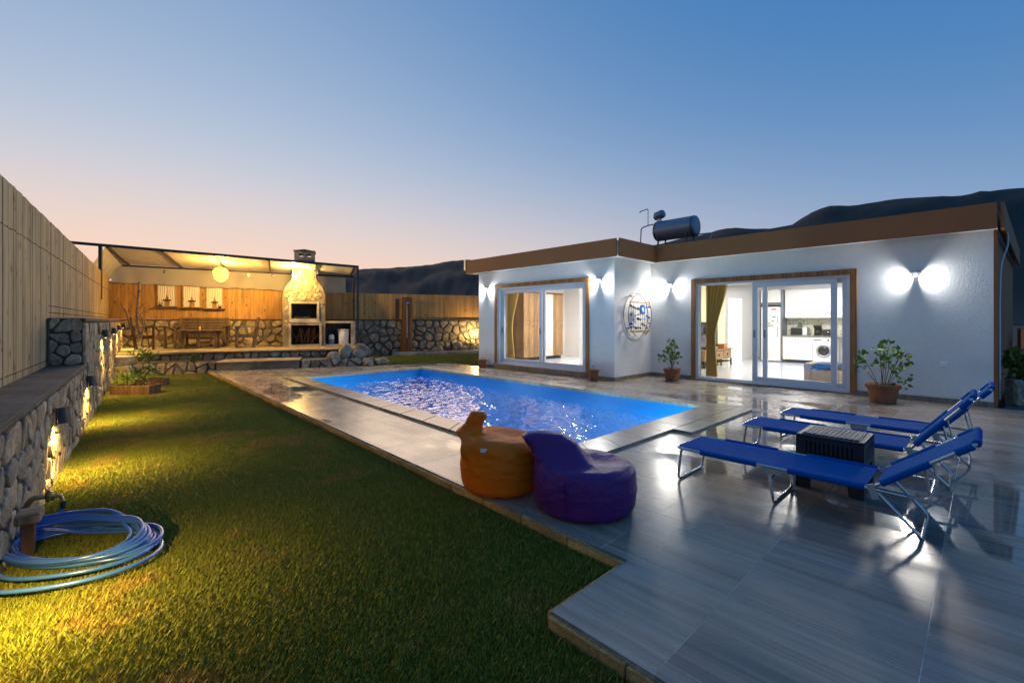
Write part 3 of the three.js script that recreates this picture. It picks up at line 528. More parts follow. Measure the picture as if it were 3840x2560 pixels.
hp('socket_cover', rspan(10.305, 10.319, 0.6, 0.68, -0.5, -0.41, 0.006), M.whitePlain);
hp('drain_pipe', tube([V(10.98, 3.0, 0.19), V(11.05, 2.85, 0.25), V(11.15, 2.62, 0.27), V(11.12, 2.3, 0.2), V(11.1, 1.8, 0.18), V(11.09, 1.2, 0.178), V(11.08, 0.05, 0.178)], 0.012, 40, 8), M.whitePlain);

// ------------------------------------------------------------------ lamps on the house wall
function wallLamp(p, turn, label) {
  const t = thing('wall_lamp', label, 'wall lamp', p, turn, 'wall lamps on the house');
  part(t, 'back_plate', rbox(0.05, 0.1, 0.012, 0.003, 0, -0.03, 0.0065), M.galv);
  const cap = extrude([[0.012, 0.02], [0.085, 0.02], [0.085, 0.008], [0.012, -0.012]], 0.1, [], 0.003); cap.rotateY(-Math.PI / 2); cap.translate(0.05, 0, 0); part(t, 'cap', cap, M.greyMetal);
  for (const s of [-1, 1]) {
    part(t, 'lens_light', rbox(0.008, 0.05, 0.05, 0.003, s * 0.016, -0.045, 0.045), mat({ color: L(0.9, 0.9, 0.9), emissive: L(0.9, 0.96, 1), emissiveIntensity: 4 }));
    const sp = new THREE.SpotLight(L(0.92, 0.97, 1), 2.7, 0, 1.3, 1.0); sp.castShadow = true; sp.shadow.radius = 1.2;
    const q = V(s * 0.026, -0.075, 0.075), e = V(s * 1.0, -0.24, 0.0);
    sp.position.copy(q.applyAxisAngle(V(0, 1, 0), turn).add(V(...p))); sp.target.position.copy(e.applyAxisAngle(V(0, 1, 0), turn).add(V(...p)));
    scene.add(sp, sp.target);
  }
  part(t, 'front_lens_light', rbox(0.04, 0.03, 0.006, 0.002, 0, -0.04, 0.088), mat({ color: L(0.9, 0.9, 0.9), emissive: L(1, 0.96, 0.9), emissiveIntensity: 3 }));
  const fs = new THREE.SpotLight(L(1, 0.93, 0.83), 12.5, 0, 1.0, 0.9); fs.castShadow = true; fs.shadow.radius = 9;
  fs.position.copy(V(0, -0.045, 0.1).applyAxisAngle(V(0, 1, 0), turn).add(V(...p))); fs.target.position.copy(V(0, -0.95, 1).applyAxisAngle(V(0, 1, 0), turn).add(V(...p))); scene.add(fs, fs.target);
}
wallLamp([10.32, 2.17, -0.81], -Math.PI / 2, 'wall lamp right of the wide living room door');
wallLamp([10.32, 2.24, -5.22], -Math.PI / 2, 'wall lamp between the round wall hanging and the living room door');
wallLamp([8.72, 2.31, -6.14], -Math.PI / 2, 'wall lamp at the right of the bedroom door near the corner');
wallLamp([8.72, 2.31, -10.13], -Math.PI / 2, 'small wall lamp at the far left end of the house');

// ------------------------------------------------------------------ rooms
function ceilingLight(x, y, z, w, d, power, label, color = L(1, 0.97, 0.93)) {
  const t = thing('ceiling_light', label, 'ceiling light', [x, y, z], 0, 'ceiling lights in the house');
  part(t, 'frame', rbox(w + 0.05, 0.025, d + 0.05, 0.006, 0, -0.013, 0), M.whitePlain);
  part(t, 'diffuser_light', box(w, 0.006, d, 0, -0.0285, 0), mat({ color: L(0.9, 0.9, 0.9), emissive: color, emissiveIntensity: 2.5 }));
  const l = new THREE.RectAreaLight(color, power, w, d); l.position.set(x, y - 0.036, z); l.rotation.x = -Math.PI / 2; scene.add(l);
}
ceilingLight(12.6, 2.62, -3.2, 0.6, 0.6, 85, 'square ceiling light in the living room near the sliding door');
ceilingLight(15.0, 2.62, -3.6, 0.6, 0.6, 75, 'square ceiling light above the kitchen floor');
ceilingLight(16.0, 2.62, -6.6, 0.3, 0.3, 60, 'small ceiling light in the passage behind the yellow wall');
ceilingLight(10.6, 2.62, -7.9, 0.6, 0.6, 105, 'square ceiling light in the bedroom', L(1, 0.94, 0.87));

function curtain(name, label, x, z0, z1, y0, y1, folds, amp, m, squeeze) {
  const n = folds * 8, rows = 24, pos = [], idx = [], uv = [];
  for (let j = 0; j <= rows; j++) for (let i = 0; i <= n; i++) { const t = j / rows, s = i / n, [a, b] = squeeze(t), y = mix(y0, y1, t); pos.push(amp * Math.sin(s * folds * 6.283 + 0.5 * Math.sin(t * 3)) * (0.7 + 0.3 * t), y, mix(mix(z0, z1, a), mix(z0, z1, b), s) - z0); uv.push(s, t); if (i < n && j < rows) { const q = j * (n + 1) + i; idx.push(q, q + 1, q + n + 2, q, q + n + 2, q + n + 1); } }
  const g = new THREE.BufferGeometry(); g.setAttribute('position', new THREE.Float32BufferAttribute(pos, 3)); g.setAttribute('uv', new THREE.Float32BufferAttribute(uv, 2)); g.setIndex(idx); g.computeVertexNormals();
  const t = thing(name, label, 'curtain', [x, 0, z0]); part(t, 'cloth', g, m); part(t, 'rail', rod(V(0, y1 + 0.01, -0.05), V(0, y1 + 0.01, z1 - z0 + 0.05), 0.012), M.galv);
}
const gather = (t) => { const w = t > 0.35 ? mix(0.42, 1, smooth(0.35, 1, t)) : mix(0.5, 0.42, smooth(0, 0.35, t)); return [0, w]; };
curtain('curtain', 'ochre curtain drawn aside at the left of the living room door', 10.72, -4.55, -4.02, 0.05, 2.5, 6, 0.035, M.curtainGold, gather);
curtain('curtain', 'ochre curtain drawn aside in the bedroom door', 9.08, -9.62, -9.12, 0.17, 2.5, 6, 0.035, M.curtainGold, (t) => [0, t > 0.4 ? mix(0.4, 1, smooth(0.4, 1, t)) : mix(0.6, 0.4, smooth(0, 0.4, t))]);
curtain('sheer_curtain', 'white sheer curtain at the right of the bedroom door', 9.06, -7.0, -6.5, 0.17, 2.5, 7, 0.028, M.sheer, () => [0, 1]);

{ // bedroom wardrobe along the end wall
  const t = thing('wardrobe', 'tall oak wardrobe with a mirror door in the bedroom', 'wardrobe', [9.67, 0.145, -9.55]);
  part(t, 'carcass', span(0, 1.82, 0.1, 2.06, -0.55, -0.02), M.oakDark); part(t, 'plinth', span(0.03, 1.79, 0, 0.098, -0.5, -0.06), M.dark); part(t, 'cornice', rspan(-0.02, 1.84, 2.062, 2.1, -0.55, 0.02), M.darkWood);
  for (const [a, b, m, n] of [[0, 0.45, M.oak, 'door'], [0.455, 0.9, M.oakDark, 'door'], [1.345, 1.82, M.oak, 'door']]) { const d = part(t, n, rspan(a + 0.003, b - 0.003, 0.105, 2.055, -0.018, 0.004, 0.003), m); part(d, 'knob', new THREE.SphereGeometry(0.018, 10, 8).translate(b - 0.06, 1.05, 0.02), M.darkMetal); }
  part(t, 'mirror', span(0.905, 1.34, 0.105, 2.055, -0.018, 0.0), phys({ color: L(0.85, 0.87, 0.87), metalness: 1, roughness: 0.02 }));
}
{
  const t = thing('inner_door', 'oak door on the bedroom side wall', 'door', [11.2, 0.147, -5.985]);
  part(t, 'leaf', rspan(0, 0.85, 0, 2.02, -0.04, 0, 0.004), M.oak); part(t, 'handle', rspan(0.07, 0.19, 0.98, 1.0, -0.09, -0.04, 0.006), M.chrome);
}
{
  const t = thing('inner_door', 'white inner door standing ajar at the end of the yellow wall', 'door', [15.05, 0.03, -5.7], -Math.atan2(0.25, 0.5));
  part(t, 'leaf', rspan(0, 0.56, 0, 2.05, -0.02, 0.02, 0.004), M.whiteGloss); part(t, 'handle', rspan(0.06, 0.18, 1.02, 1.04, 0.03, 0.06, 0.006), M.chrome); part(t, 'hinge', rspan(0.002, 0.02, 1.6, 1.7, 0.021, 0.026, 0.002), M.chrome);
}
{ // media bench and television on the yellow wall
  const t = thing('media_bench', 'low wooden media bench with three drawers and dark bands', 'cabinet', [12.5, 0.03, -5.7]);
  part(t, 'carcass', span(0.03, 1.97, 0.2, 0.46, 0.02, 0.33), M.oak); part(t, 'top', rspan(0, 2, 0.462, 0.5, 0, 0.37), M.oakDark); part(t, 'lower_shelf', span(0.03, 1.97, 0.1, 0.13, 0.02, 0.33), M.darkWood);
  for (const x of [0.03, 1.93]) for (const z of [0.02, 0.31]) part(t, 'leg', span(x, x + 0.04, 0, 0.199, z, z + 0.04), M.darkMetal);
  for (const k of [0, 1, 2]) { const d = part(t, 'drawer', rspan(0.05 + k * 0.64, 0.05 + k * 0.64 + 0.6, 0.22, 0.44, 0.331, 0.35), M.oak); part(d, 'pull', rspan(0.31 + k * 0.64, 0.4 + k * 0.64, 0.29, 0.37, 0.351, 0.362), M.darkWood); }
  const b = thing('storage_box', 'small orange box on the media bench', 'box', [14.15, 0.53, -5.5]); part(b, 'body', rbox(0.26, 0.11, 0.2, 0.012, 0, 0.056, 0), mat({ color: L(0.55, 0.2, 0.06) })); part(b, 'lid', rbox(0.27, 0.02, 0.21, 0.008, 0, 0.123, 0), mat({ color: L(0.5, 0.17, 0.05) }));
  const tv = thing('television', 'flat black television standing on the media bench', 'television', [13.35, 0.53, -5.6]);
  part(tv, 'cabinet', rbox(1.3, 0.74, 0.04, 0.008, 0, 0.42, 0), M.black); part(tv, 'screen', box(1.26, 0.69, 0.004, 0, 0.425, 0.0225), phys({ color: L(0.02, 0.02, 0.022), roughness: 0.06 })); part(tv, 'foot', rbox(0.4, 0.025, 0.2, 0.01, 0, 0.0135, 0), M.black); part(tv, 'neck', box(0.06, 0.05, 0.03, 0, 0.045, 0), M.black);
}
{ // kitchen along the rear wall
  const k = thing('base_cabinet', 'white kitchen base cabinet with grey worktop', 'cabinet', [16.4, 0.03, -4.5]);
  part(k, 'carcass', span(0.02, 0.59, 0.1, 0.82, 0, 0.82), M.whitePlain); part(k, 'plinth', span(0.06, 0.59, 0, 0.099, 0, 0.82), M.dark);
  part(k, 'worktop', rspan(-0.02, 0.595, 0.822, 0.86, -0.02, 1.7), mat({ color: L(0.24, 0.23, 0.21), roughness: 0.35 }));
  for (const z of [0, 0.41]) { const d = part(k, 'door', rspan(0, 0.019, 0.105, 0.815, z + 0.003, z + 0.407, 0.003), M.whiteGloss); part(d, 'handle', rspan(-0.025, -0.01, 0.6, 0.75, z ? z + 0.03 : z + 0.37, z ? z + 0.045 : z + 0.385, 0.004), M.chrome); }
  const u = thing('wall_cabinet', 'row of glossy white kitchen wall cabinets', 'cabinet', [16.65, 1.45, -4.5]);
  part(u, 'carcass', span(0.02, 0.348, 0, 0.9, 0, 1.7), M.whitePlain);
  for (let i = 0; i < 4; i++) { const d = part(u, 'door', rspan(0, 0.019, 0.002, 0.898, i * 0.425 + 0.003, i * 0.425 + 0.422, 0.003), M.whiteGloss); part(d, 'handle', rspan(-0.02, -0.006, 0.06, 0.2, i % 2 ? i * 0.425 + 0.02 : i * 0.425 + 0.385, i % 2 ? i * 0.425 + 0.035 : i * 0.425 + 0.4, 0.004), M.chrome); }
  tag(part(scene, 'backsplash', uvm(new THREE.BoxGeometry(0.008, 0.55, 1.72).translate(16.993, 1.17, -3.65)), mat({ map: patternTex, roughness: 0.25 })), 'patterned tile splashback behind the kitchen worktop', 'splashback');
  const f = thing('refrigerator', 'white refrigerator with small stickers in a dark recess', 'refrigerator', [16.36, 0.03, -4.84]);
  part(f, 'body', rspan(0.05, 0.62, 0.02, 1.78, -0.28, 0.28, 0.01), M.whitePlain); const d1 = part(f, 'door', rspan(0, 0.048, 0.03, 1.2, -0.28, 0.28, 0.01), M.whiteGloss); const d2 = part(f, 'door', rspan(0, 0.048, 1.21, 1.78, -0.28, 0.28, 0.01), M.whiteGloss);
  part(d1, 'grip', rspan(-0.03, -0.002, 0.8, 1.15, 0.2, 0.22, 0.006), M.chrome); part(d2, 'grip', rspan(-0.03, -0.002, 1.25, 1.5, 0.2, 0.22, 0.006), M.chrome);
  for (const [y, z, w, c] of [[1.7, 0.1, 0.14, [0.6, 0.05, 0.06]], [1.45, 0.1, 0.09, [0.12, 0.2, 0.2]], [1.32, 0.07, 0.08, [0.2, 0.25, 0.16]], [1.25, -0.07, 0.12, [0.3, 0.34, 0.28]], [1.16, 0.0, 0.16, [0.35, 0.36, 0.3]]]) part(f, 'sticker', box(0.003, 0.04, w, -0.002, y, z), mat({ color: L(...c) }));
  const s = thing('fridge_surround', 'dark grey tall surround panel with a white top cupboard round the refrigerator', 'cabinet', [16.4, 0.03, -4.85]);
  part(s, 'side_panel', span(0, 0.59, 0, 2.34, 0.295, 0.33), M.greyMetal); part(s, 'side_panel', span(0, 0.59, 0, 2.34, -0.33, -0.295), M.greyMetal); part(s, 'shelf', span(0.02, 0.58, 1.84, 1.92, -0.294, 0.294), M.greyMetal); part(s, 'top_cupboard', rspan(0.01, 0.58, 1.925, 2.33, -0.293, 0.293, 0.004), M.whiteGloss);
  const w = thing('washing_machine', 'white front-loading washing machine with a round dark door', 'washing machine', [16.38, 0.03, -3.38]);
  part(w, 'body', rspan(0, 0.58, 0.01, 0.81, -0.29, 0.29, 0.015), M.whiteGloss); const ring = new THREE.TorusGeometry(0.17, 0.03, 10, 30); ring.rotateY(Math.PI / 2); ring.translate(-0.012, 0.42, 0); part(w, 'door_ring', ring, M.galv);
  const gl = new THREE.SphereGeometry(0.155, 24, 12, 0, 6.283, 0, 1.2); gl.scale(1, 0.4, 1); gl.rotateZ(Math.PI / 2); gl.translate(0.02, 0.42, 0); part(w, 'door_glass', gl, phys({ color: L(0.03, 0.03, 0.03), roughness: 0.05 }));
  part(w, 'control_panel', rspan(-0.008, 0, 0.7, 0.8, -0.28, 0.28, 0.003), M.whitePlain); part(w, 'badge', box(0.003, 0.035, 0.2, -0.01, 0.74, -0.16), mat({ color: L(0.45, 0.04, 0.1) })); const kn = new THREE.CylinderGeometry(0.03, 0.03, 0.03, 16); kn.rotateZ(Math.PI / 2); part(w, 'dial', kn.translate(-0.02, 0.75, 0.12), M.chrome);
  const o = thing('microwave_oven', 'small silver microwave oven on the kitchen worktop', 'microwave', [16.62, 0.892, -4.1]);
  part(o, 'body', rspan(0, 0.3, 0, 0.26, -0.24, 0.24, 0.01), M.galv); part(o, 'door', rspan(-0.012, -0.001, 0.02, 0.24, -0.22, 0.1, 0.003), M.black); part(o, 'keypad', rspan(-0.01, -0.001, 0.02, 0.24, 0.11, 0.22, 0.003), M.whitePlain);
  const c = thing('coffee_maker', 'dark coffee maker beside the microwave', 'coffee maker', [16.65, 0.892, -3.62]); part(c, 'base', rbox(0.2, 0.03, 0.2, 0.01, 0.1, 0.016, 0), M.black); part(c, 'column', rbox(0.08, 0.3, 0.19, 0.012, 0.16, 0.18, 0), M.dark); part(c, 'head', rbox(0.2, 0.07, 0.19, 0.015, 0.1, 0.3, 0), M.black); part(c, 'jug', lathe([[0, 0], [0.06, 0], [0.07, 0.06], [0.05, 0.13], [0, 0.13]], 18).translate(0.07, 0.035, 0), M.dark);
  const t = thing('toaster', 'dark boxy toaster near the end of the worktop', 'toaster', [16.66, 0.892, -3.33]); part(t, 'body', rbox(0.18, 0.2, 0.28, 0.03, 0.09, 0.101, 0, 2), M.dark); part(t, 'lever', rbox(0.03, 0.02, 0.04, 0.005, -0.012, 0.12, 0), M.chrome);
  const v = thing('storage_jar', 'green lidded jar on top of the microwave', 'jar', [16.75, 1.154, -4.1]); part(v, 'body', lathe([[0, 0], [0.06, 0], [0.075, 0.05], [0.06, 0.11], [0, 0.11]], 18), mat({ color: L(0.05, 0.14, 0.09), roughness: 0.3 })); part(v, 'lid', lathe([[0, 0.111], [0.05, 0.111], [0.03, 0.14], [0, 0.15]], 18), M.dark);
}
{ // seat just inside the living room door
  const t = thing('sofa', 'beige sofa end with a blue cushion just inside the living room door', 'sofa', [11.05, 0.03, -2.15]);
  const bg = mat({ color: L(0.55, 0.42, 0.31), roughness: 0.9 });
  part(t, 'base', rbox(0.75, 0.3, 0.5, 0.04, 0.1, 0.19, -0.05, 2), bg); part(t, 'arm', rbox(0.75, 0.42, 0.14, 0.04, 0.1, 0.25, -0.36, 2), bg); part(t, 'cushion', rbox(0.6, 0.12, 0.42, 0.05, 0.02, 0.41, -0.04, 2), mat({ color: L(0.06, 0.12, 0.26), roughness: 0.9 }));
  for (const x of [-0.2, 0.4]) for (const z of [-0.35, 0.14]) part(t, 'foot', box(0.05, 0.04, 0.05, x, 0.02, z), M.darkWood);
}

// ------------------------------------------------------------------ on and round the house
{ // round wall hanging
  const t = thing('wall_hanging', 'round wooden hoop wall hanging with blue beads on strings', 'wall hanging', [9.6, 1.48, -5.75]);
  const hoop = (r, z, w) => { const s = new THREE.Shape(); s.absarc(0, 0, r, 0, 6.2832); const h = new THREE.Path(); h.absarc(0, 0, r - w, 0, 6.2832, true); s.holes.push(h); return uvm(new THREE.ExtrudeGeometry(s, { depth: 0.022, bevelEnabled: false, curveSegments: 40 }).translate(0, 0, z)); };
  part(t, 'hoop', hoop(0.585, 0.01, 0.045), M.ring); part(t, 'hoop', hoop(0.56, 0.12, 0.045), M.ring);
  for (const a of [0.5, 2.2, 3.7, 5.4]) part(t, 'spacer', rod(V(0.555 * Math.cos(a), 0.555 * Math.sin(a), 0.03), V(0.545 * Math.cos(a), 0.545 * Math.sin(a), 0.121), 0.012), M.ring);
  part(t, 'cross_bar', rspan(-0.46, 0.46, 0.29, 0.325, 0.122, 0.14, 0.004), M.ring); part(t, 'cross_bar', rspan(-0.42, 0.42, -0.39, -0.355, 0.122, 0.14, 0.004), M.ring);
  const r = rng(81);
  for (let k = 0; k < 9; k++) {
    const x = -0.4 + k * 0.1, c = part(t, 'cord', rod(V(x, 0.289, 0.13), V(x + 0.01, -0.354, 0.13), 0.005, 6), M.cord);
    const n = 3 + Math.floor(r() * 3); for (let i = 0; i < n; i++) { const y = -0.3 + 0.55 * (i + r() * 0.8) / n, b = r(); part(c, 'bead', new THREE.SphereGeometry(0.016 + 0.022 * r(), 10, 8).translate(x + 0.004, y, 0.13), b < 0.45 ? M.beadBlue : b < 0.65 ? M.beadPale : M.ring); }
  }
  const disc = new THREE.CylinderGeometry(0.12, 0.12, 0.018, 28); disc.rotateX(Math.PI / 2); part(t, 'blue_disc', disc.translate(0.06, 0.14, 0.15), M.beadBlue); const di = new THREE.CylinderGeometry(0.05, 0.05, 0.01, 22); di.rotateX(Math.PI / 2); part(t, 'disc_centre', di.translate(0.06, 0.14, 0.165), M.beadPale);
}
function pot(t, R, h, m = M.clay) {
  part(t, 'pot', lathe([[0, 0], [R * 0.72, 0], [R * 0.74, 0.01], [R * 0.9, h * 0.8], [R * 1.0, h * 0.81], [R * 1.02, h * 0.83], [R * 1.02, h * 0.98], [R, h], [R * 0.93, h], [R * 0.9, h * 0.86], [0, h * 0.86]], 32), m);
  part(t, 'soil', new THREE.CylinderGeometry(R * 0.89, R * 0.89, 0.012, 24).translate(0, h * 0.88, 0), M.soil);
}
{ // geranium-like plant by the right part of the wall
  const t = thing('potted_plant', 'leggy leafy plant in a large terracotta pot against the white wall', 'potted plant', [9.68, 0.001, -1.17], -0.8), r = rng(91); pot(t, 0.235, 0.3);
  const ends = [[-0.43, 0.62, 0.05], [-0.3, 0.74, -0.05], [-0.12, 0.66, 0.1], [-0.03, 0.86, -0.03], [0.06, 0.93, 0.04], [0.1, 0.78, -0.1], [0.2, 0.72, 0.08], [0.3, 0.80, 0.0], [0.4, 0.72, -0.05], [0.24, 0.56, 0.12], [0.16, 0.36, 0.18], [-0.02, 0.6, 0.16]];
  const lv = [], lp = [];
  ends.forEach(([x, y, z], k) => { const s = V(x * 0.18, 0.26, z * 0.3), e = V(x * 0.95, y, z); part(t, 'stem', tube([s, s.clone().lerp(e, 0.5).add(V(0, 0.03, 0)), e], 0.006, 10, 5), M.stem); lv.push(...leafCluster(r, e, 0.085, 13, 0.075, LEAFROUND)); lp.push(...leafCluster(r, e.clone().add(V(0, -0.05, 0)), 0.09, 5, 0.07, LEAFROUND)); });
  part(t, 'foliage', lv, M.leaf); part(t, 'pale_leaves', lp, M.leafPale); part(t, 'flower_head', leafCluster(r, V(0.08, 1.0, 0.02), 0.03, 8, 0.035), M.leafRed);
}
{
  const t = thing('potted_plant', 'bushy green plant in a terracotta pot beside the living room door', 'potted plant', [9.78, 0.001, -4.92]), r = rng(95); pot(t, 0.19, 0.27);
  const lv = [], lp = [];
  for (const [x, y, z] of [[0, 0.74, 0], [0.07, 0.68, 0.04], [-0.08, 0.66, -0.05], [0.12, 0.56, 0.06], [-0.12, 0.52, 0.05], [0.02, 0.56, -0.06], [0, 0.46, 0.06], [-0.05, 0.84, 0], [-0.2, 0.5, -0.16], [0.1, 0.44, -0.05]]) { part(t, 'stem', tube([V(x * 0.15, 0.23, z * 0.15), V(x * 0.4, mix(0.23, y, 0.6), z * 0.4), V(x, y, z)], 0.006, 8, 5), M.stem); lv.push(...leafCluster(r, V(x, y, z), 0.075, 14, 0.065, LEAFROUND)); lp.push(...leafCluster(r, V(x, y, z), 0.075, 4, 0.06, LEAFROUND)); }
  part(t, 'foliage', lv, M.leaf); part(t, 'pale_leaves', lp, M.leafPale);
}
{
  const t = thing('flower_pot', 'small square-sided terracotta pot at the corner of the bedroom door', 'flower pot', [8.47, 0.001, -6.14]), r = rng(97); pot(t, 0.13, 0.25); part(t, 'foliage', leafCluster(r, V(0, 0.255, 0), 0.09, 26, 0.035), M.leaf);
  const q = thing('flower_pot', 'small terracotta pot at the far left corner of the house', 'flower pot', [8.54, 0.001, -10.12]); pot(q, 0.13, 0.23); part(q, 'foliage', leafCluster(r, V(0, 0.235, 0), 0.08, 20, 0.03), M.leaf);
}
{ // solar water heater on the roof
  const t = thing('solar_water_heater', 'grey horizontal water tank with pipes on the flat roof', 'water heater', [12, 3.1, -5.92]);
  const c = lathe([[0, -0.6], [0.2, -0.6], [0.27, -0.57], [0.28, -0.53], [0.28, 0.53], [0.27, 0.57], [0.2, 0.6], [0, 0.6]], 30); c.rotateX(Math.PI / 2); part(t, 'tank', c.translate(0, 0.8, 0), M.greyMetal);
  for (const z of [-0.52, 0.52]) { const b = new THREE.CylinderGeometry(0.283, 0.283, 0.03, 30, 1, true); b.rotateX(Math.PI / 2); part(t, 'band', b.translate(0, 0.8, z), M.darkMetal); }
  for (const z of [-0.42, 0.4]) for (const x of [-0.2, 0.2]) part(t, 'leg', bar(V(x * 1.3, 0, z), V(x, 0.62, z), 0.035, 0.035), M.darkMetal);
  for (const x of [-0.26, 0.26]) part(t, 'base_rail', beam(V(x, 0.03, -0.75), V(x, 0.03, 0.9), 0.04, 0.04), M.darkMetal);
  const e = lathe([[0, -0.16], [0.09, -0.15], [0.12, -0.1], [0.12, 0.1], [0.09, 0.15], [0, 0.16]], 20); e.rotateX(Math.PI / 2 - 0.25); part(t, 'expansion_tank', e.translate(0, 1.26, -0.5), M.greyMetal); part(t, 'tank_stand', box(0.1, 0.1, 0.1, 0, 1.1, -0.5), M.galv);
  part(t, 'pipe', tube([V(-0.1, 1.0, -0.58), V(-0.1, 1.0, -0.75), V(-0.1, 0.96, -0.98), V(-0.1, 0.88, -1.02), V(-0.1, 0.45, -1.04), V(-0.1, 0.0, -1.05)], 0.018, 40, 7, false, 0.2), M.greyMetal);
  part(t, 'pipe', tube([V(-0.1, 1.0, -0.8), V(-0.1, 1.3, -0.8), V(-0.1, 1.46, -0.8), V(-0.1, 1.47, -0.85), V(-0.1, 1.44, -1.05), V(-0.1, 1.4, -1.06)], 0.015, 30, 7, false, 0.2), M.galv);
  part(t, 'pipe', tube([V(0, 0.56, 0.55), V(0, 0.56, 0.7), V(0, 0.55, 0.95), V(0, 0.5, 1.0), V(0, 0.25, 0.86), V(0, 0.03, 0.84)], 0.018, 30, 7, false, 0.2), M.greyMetal);
}
{ // the strip beside the house
  tag(part(scene, 'gravel_bed', sheet([[10.32, 0.2], [30, 1.4], [30, 12], [10.32, 12]], -0.02), M.gravel), 'grey gravel ground beside the right end of the house', null, null, 'structure');
  const t = thing('shrub', 'green shrub at the right corner of the house', 'shrub', [11.75, -0.02, 0.62]), r = rng(101), lv = [], lp = [];
  for (let k = 0; k < 16; k++) { const a = r() * 6.28, R = 0.28 * Math.sqrt(r()), y = 0.22 + 0.5 * r(), c = V(R * Math.cos(a) * 1.2, y, R * Math.sin(a)); part(t, 'branch', tube([V(c.x * 0.1, 0, c.z * 0.1), c.clone().multiplyScalar(0.55), c], 0.007, 6, 5), M.stem); lv.push(...leafCluster(r, c, 0.14, 26, 0.085, LEAFROUND)); lp.push(...leafCluster(r, c, 0.14, 12, 0.08, LEAFROUND)); }
  part(t, 'foliage', lv, M.leaf); part(t, 'pale_leaves', lp, M.leafPale);
  const st = thing('edging_stone', 'rough pale stone standing at the corner of the house', 'stone', [11.0, -0.02, 0.36], -0.7); faceStones(st, 0.16, 0.42, 0.15, 0.15, 0.004, 0.05, 103, M.stones, [-0.08, 0, 0.02]); part(st, 'core', rspan(-0.08, 0.08, 0, 0.42, -0.1, 0.02), M.stones[3]);
  const pl = thing('planter_trough', 'reddish low trough under the shrub', 'planter', [12.6, -0.02, 1.0], 0.05); part(pl, 'body', rbox(1.5, 0.16, 0.12, 0.02, 0, 0.081, 0), mat({ color: L(0.16, 0.05, 0.03), roughness: 0.8 }));
  const f = thing('slat_fence', 'brown fence of wide horizontal planks behind the house', 'fence', [15.4, -0.02, 1.15], 0.06);
  for (let k = 0; k < 3; k++) part(f, 'plank', uvm(box(6, 0.26, 0.03, 3, 0.42 + k * 0.28, 0), 1, k * 1.7, k), M.logWood); for (const x of [0.03, 2, 4, 5.9]) part(f, 'post', box(0.09, 1.15, 0.07, x, 0.575, -0.052), M.darkWood);
}

// ------------------------------------------------------------------ rear wall, fence and terrace
const PLAT = 0.45;
const bThing = (name, label, cat, bx, y, bz, turn = 0, group) => thing(name, label, cat, back(bx, y, bz), TH_B + turn, group);
{
  const w = bThing('stone_wall', 'rear rubble wall of rounded pale stones with wide dark joints', 'stone wall', -1.6, -0.1, 0);
  part(w, 'mortar_core', span(0, 15.8, 0, 1.48, -0.3, 0), M.mortar); part(w, 'wall_cap', rspan(-0.02, 15.8, 1.481, 1.515, -0.32, 0.03, 0.01), M.darkWood);
  faceStones(w, 15.8, 1.46, 0.35, 0.3, 0.032, 0.04, 701, M.stones, [0, 0, 0], 0, null, 2, 290);
  const f = bThing('board_fence', 'knotty vertical pine board fence on top of the rear wall', 'fence', -1.5, 0, -0.06), r = rng(73);
  for (let x = 0; x < 15.3; x += 0.103) { const top = mix(2.72, 2.48, clamp((x - 1.4) / 8)) + 0.008 * (r() - 0.5), g = new THREE.BoxGeometry(0.0985, top - 1.42, 0.02); uvm(g, 1, r() * 5, r() * 5); g.translate(x + 0.05, (top + 1.42) / 2, 0.005 * (r() - 0.5)); part(f, 'board', g, M.boards[Math.floor(r() * 4)]); }
  for (const y of [1.62, 2.3]) part(f, 'rail', span(0, 15.3, y - 0.04, y + 0.04, -0.06, -0.016), M.pine);
}
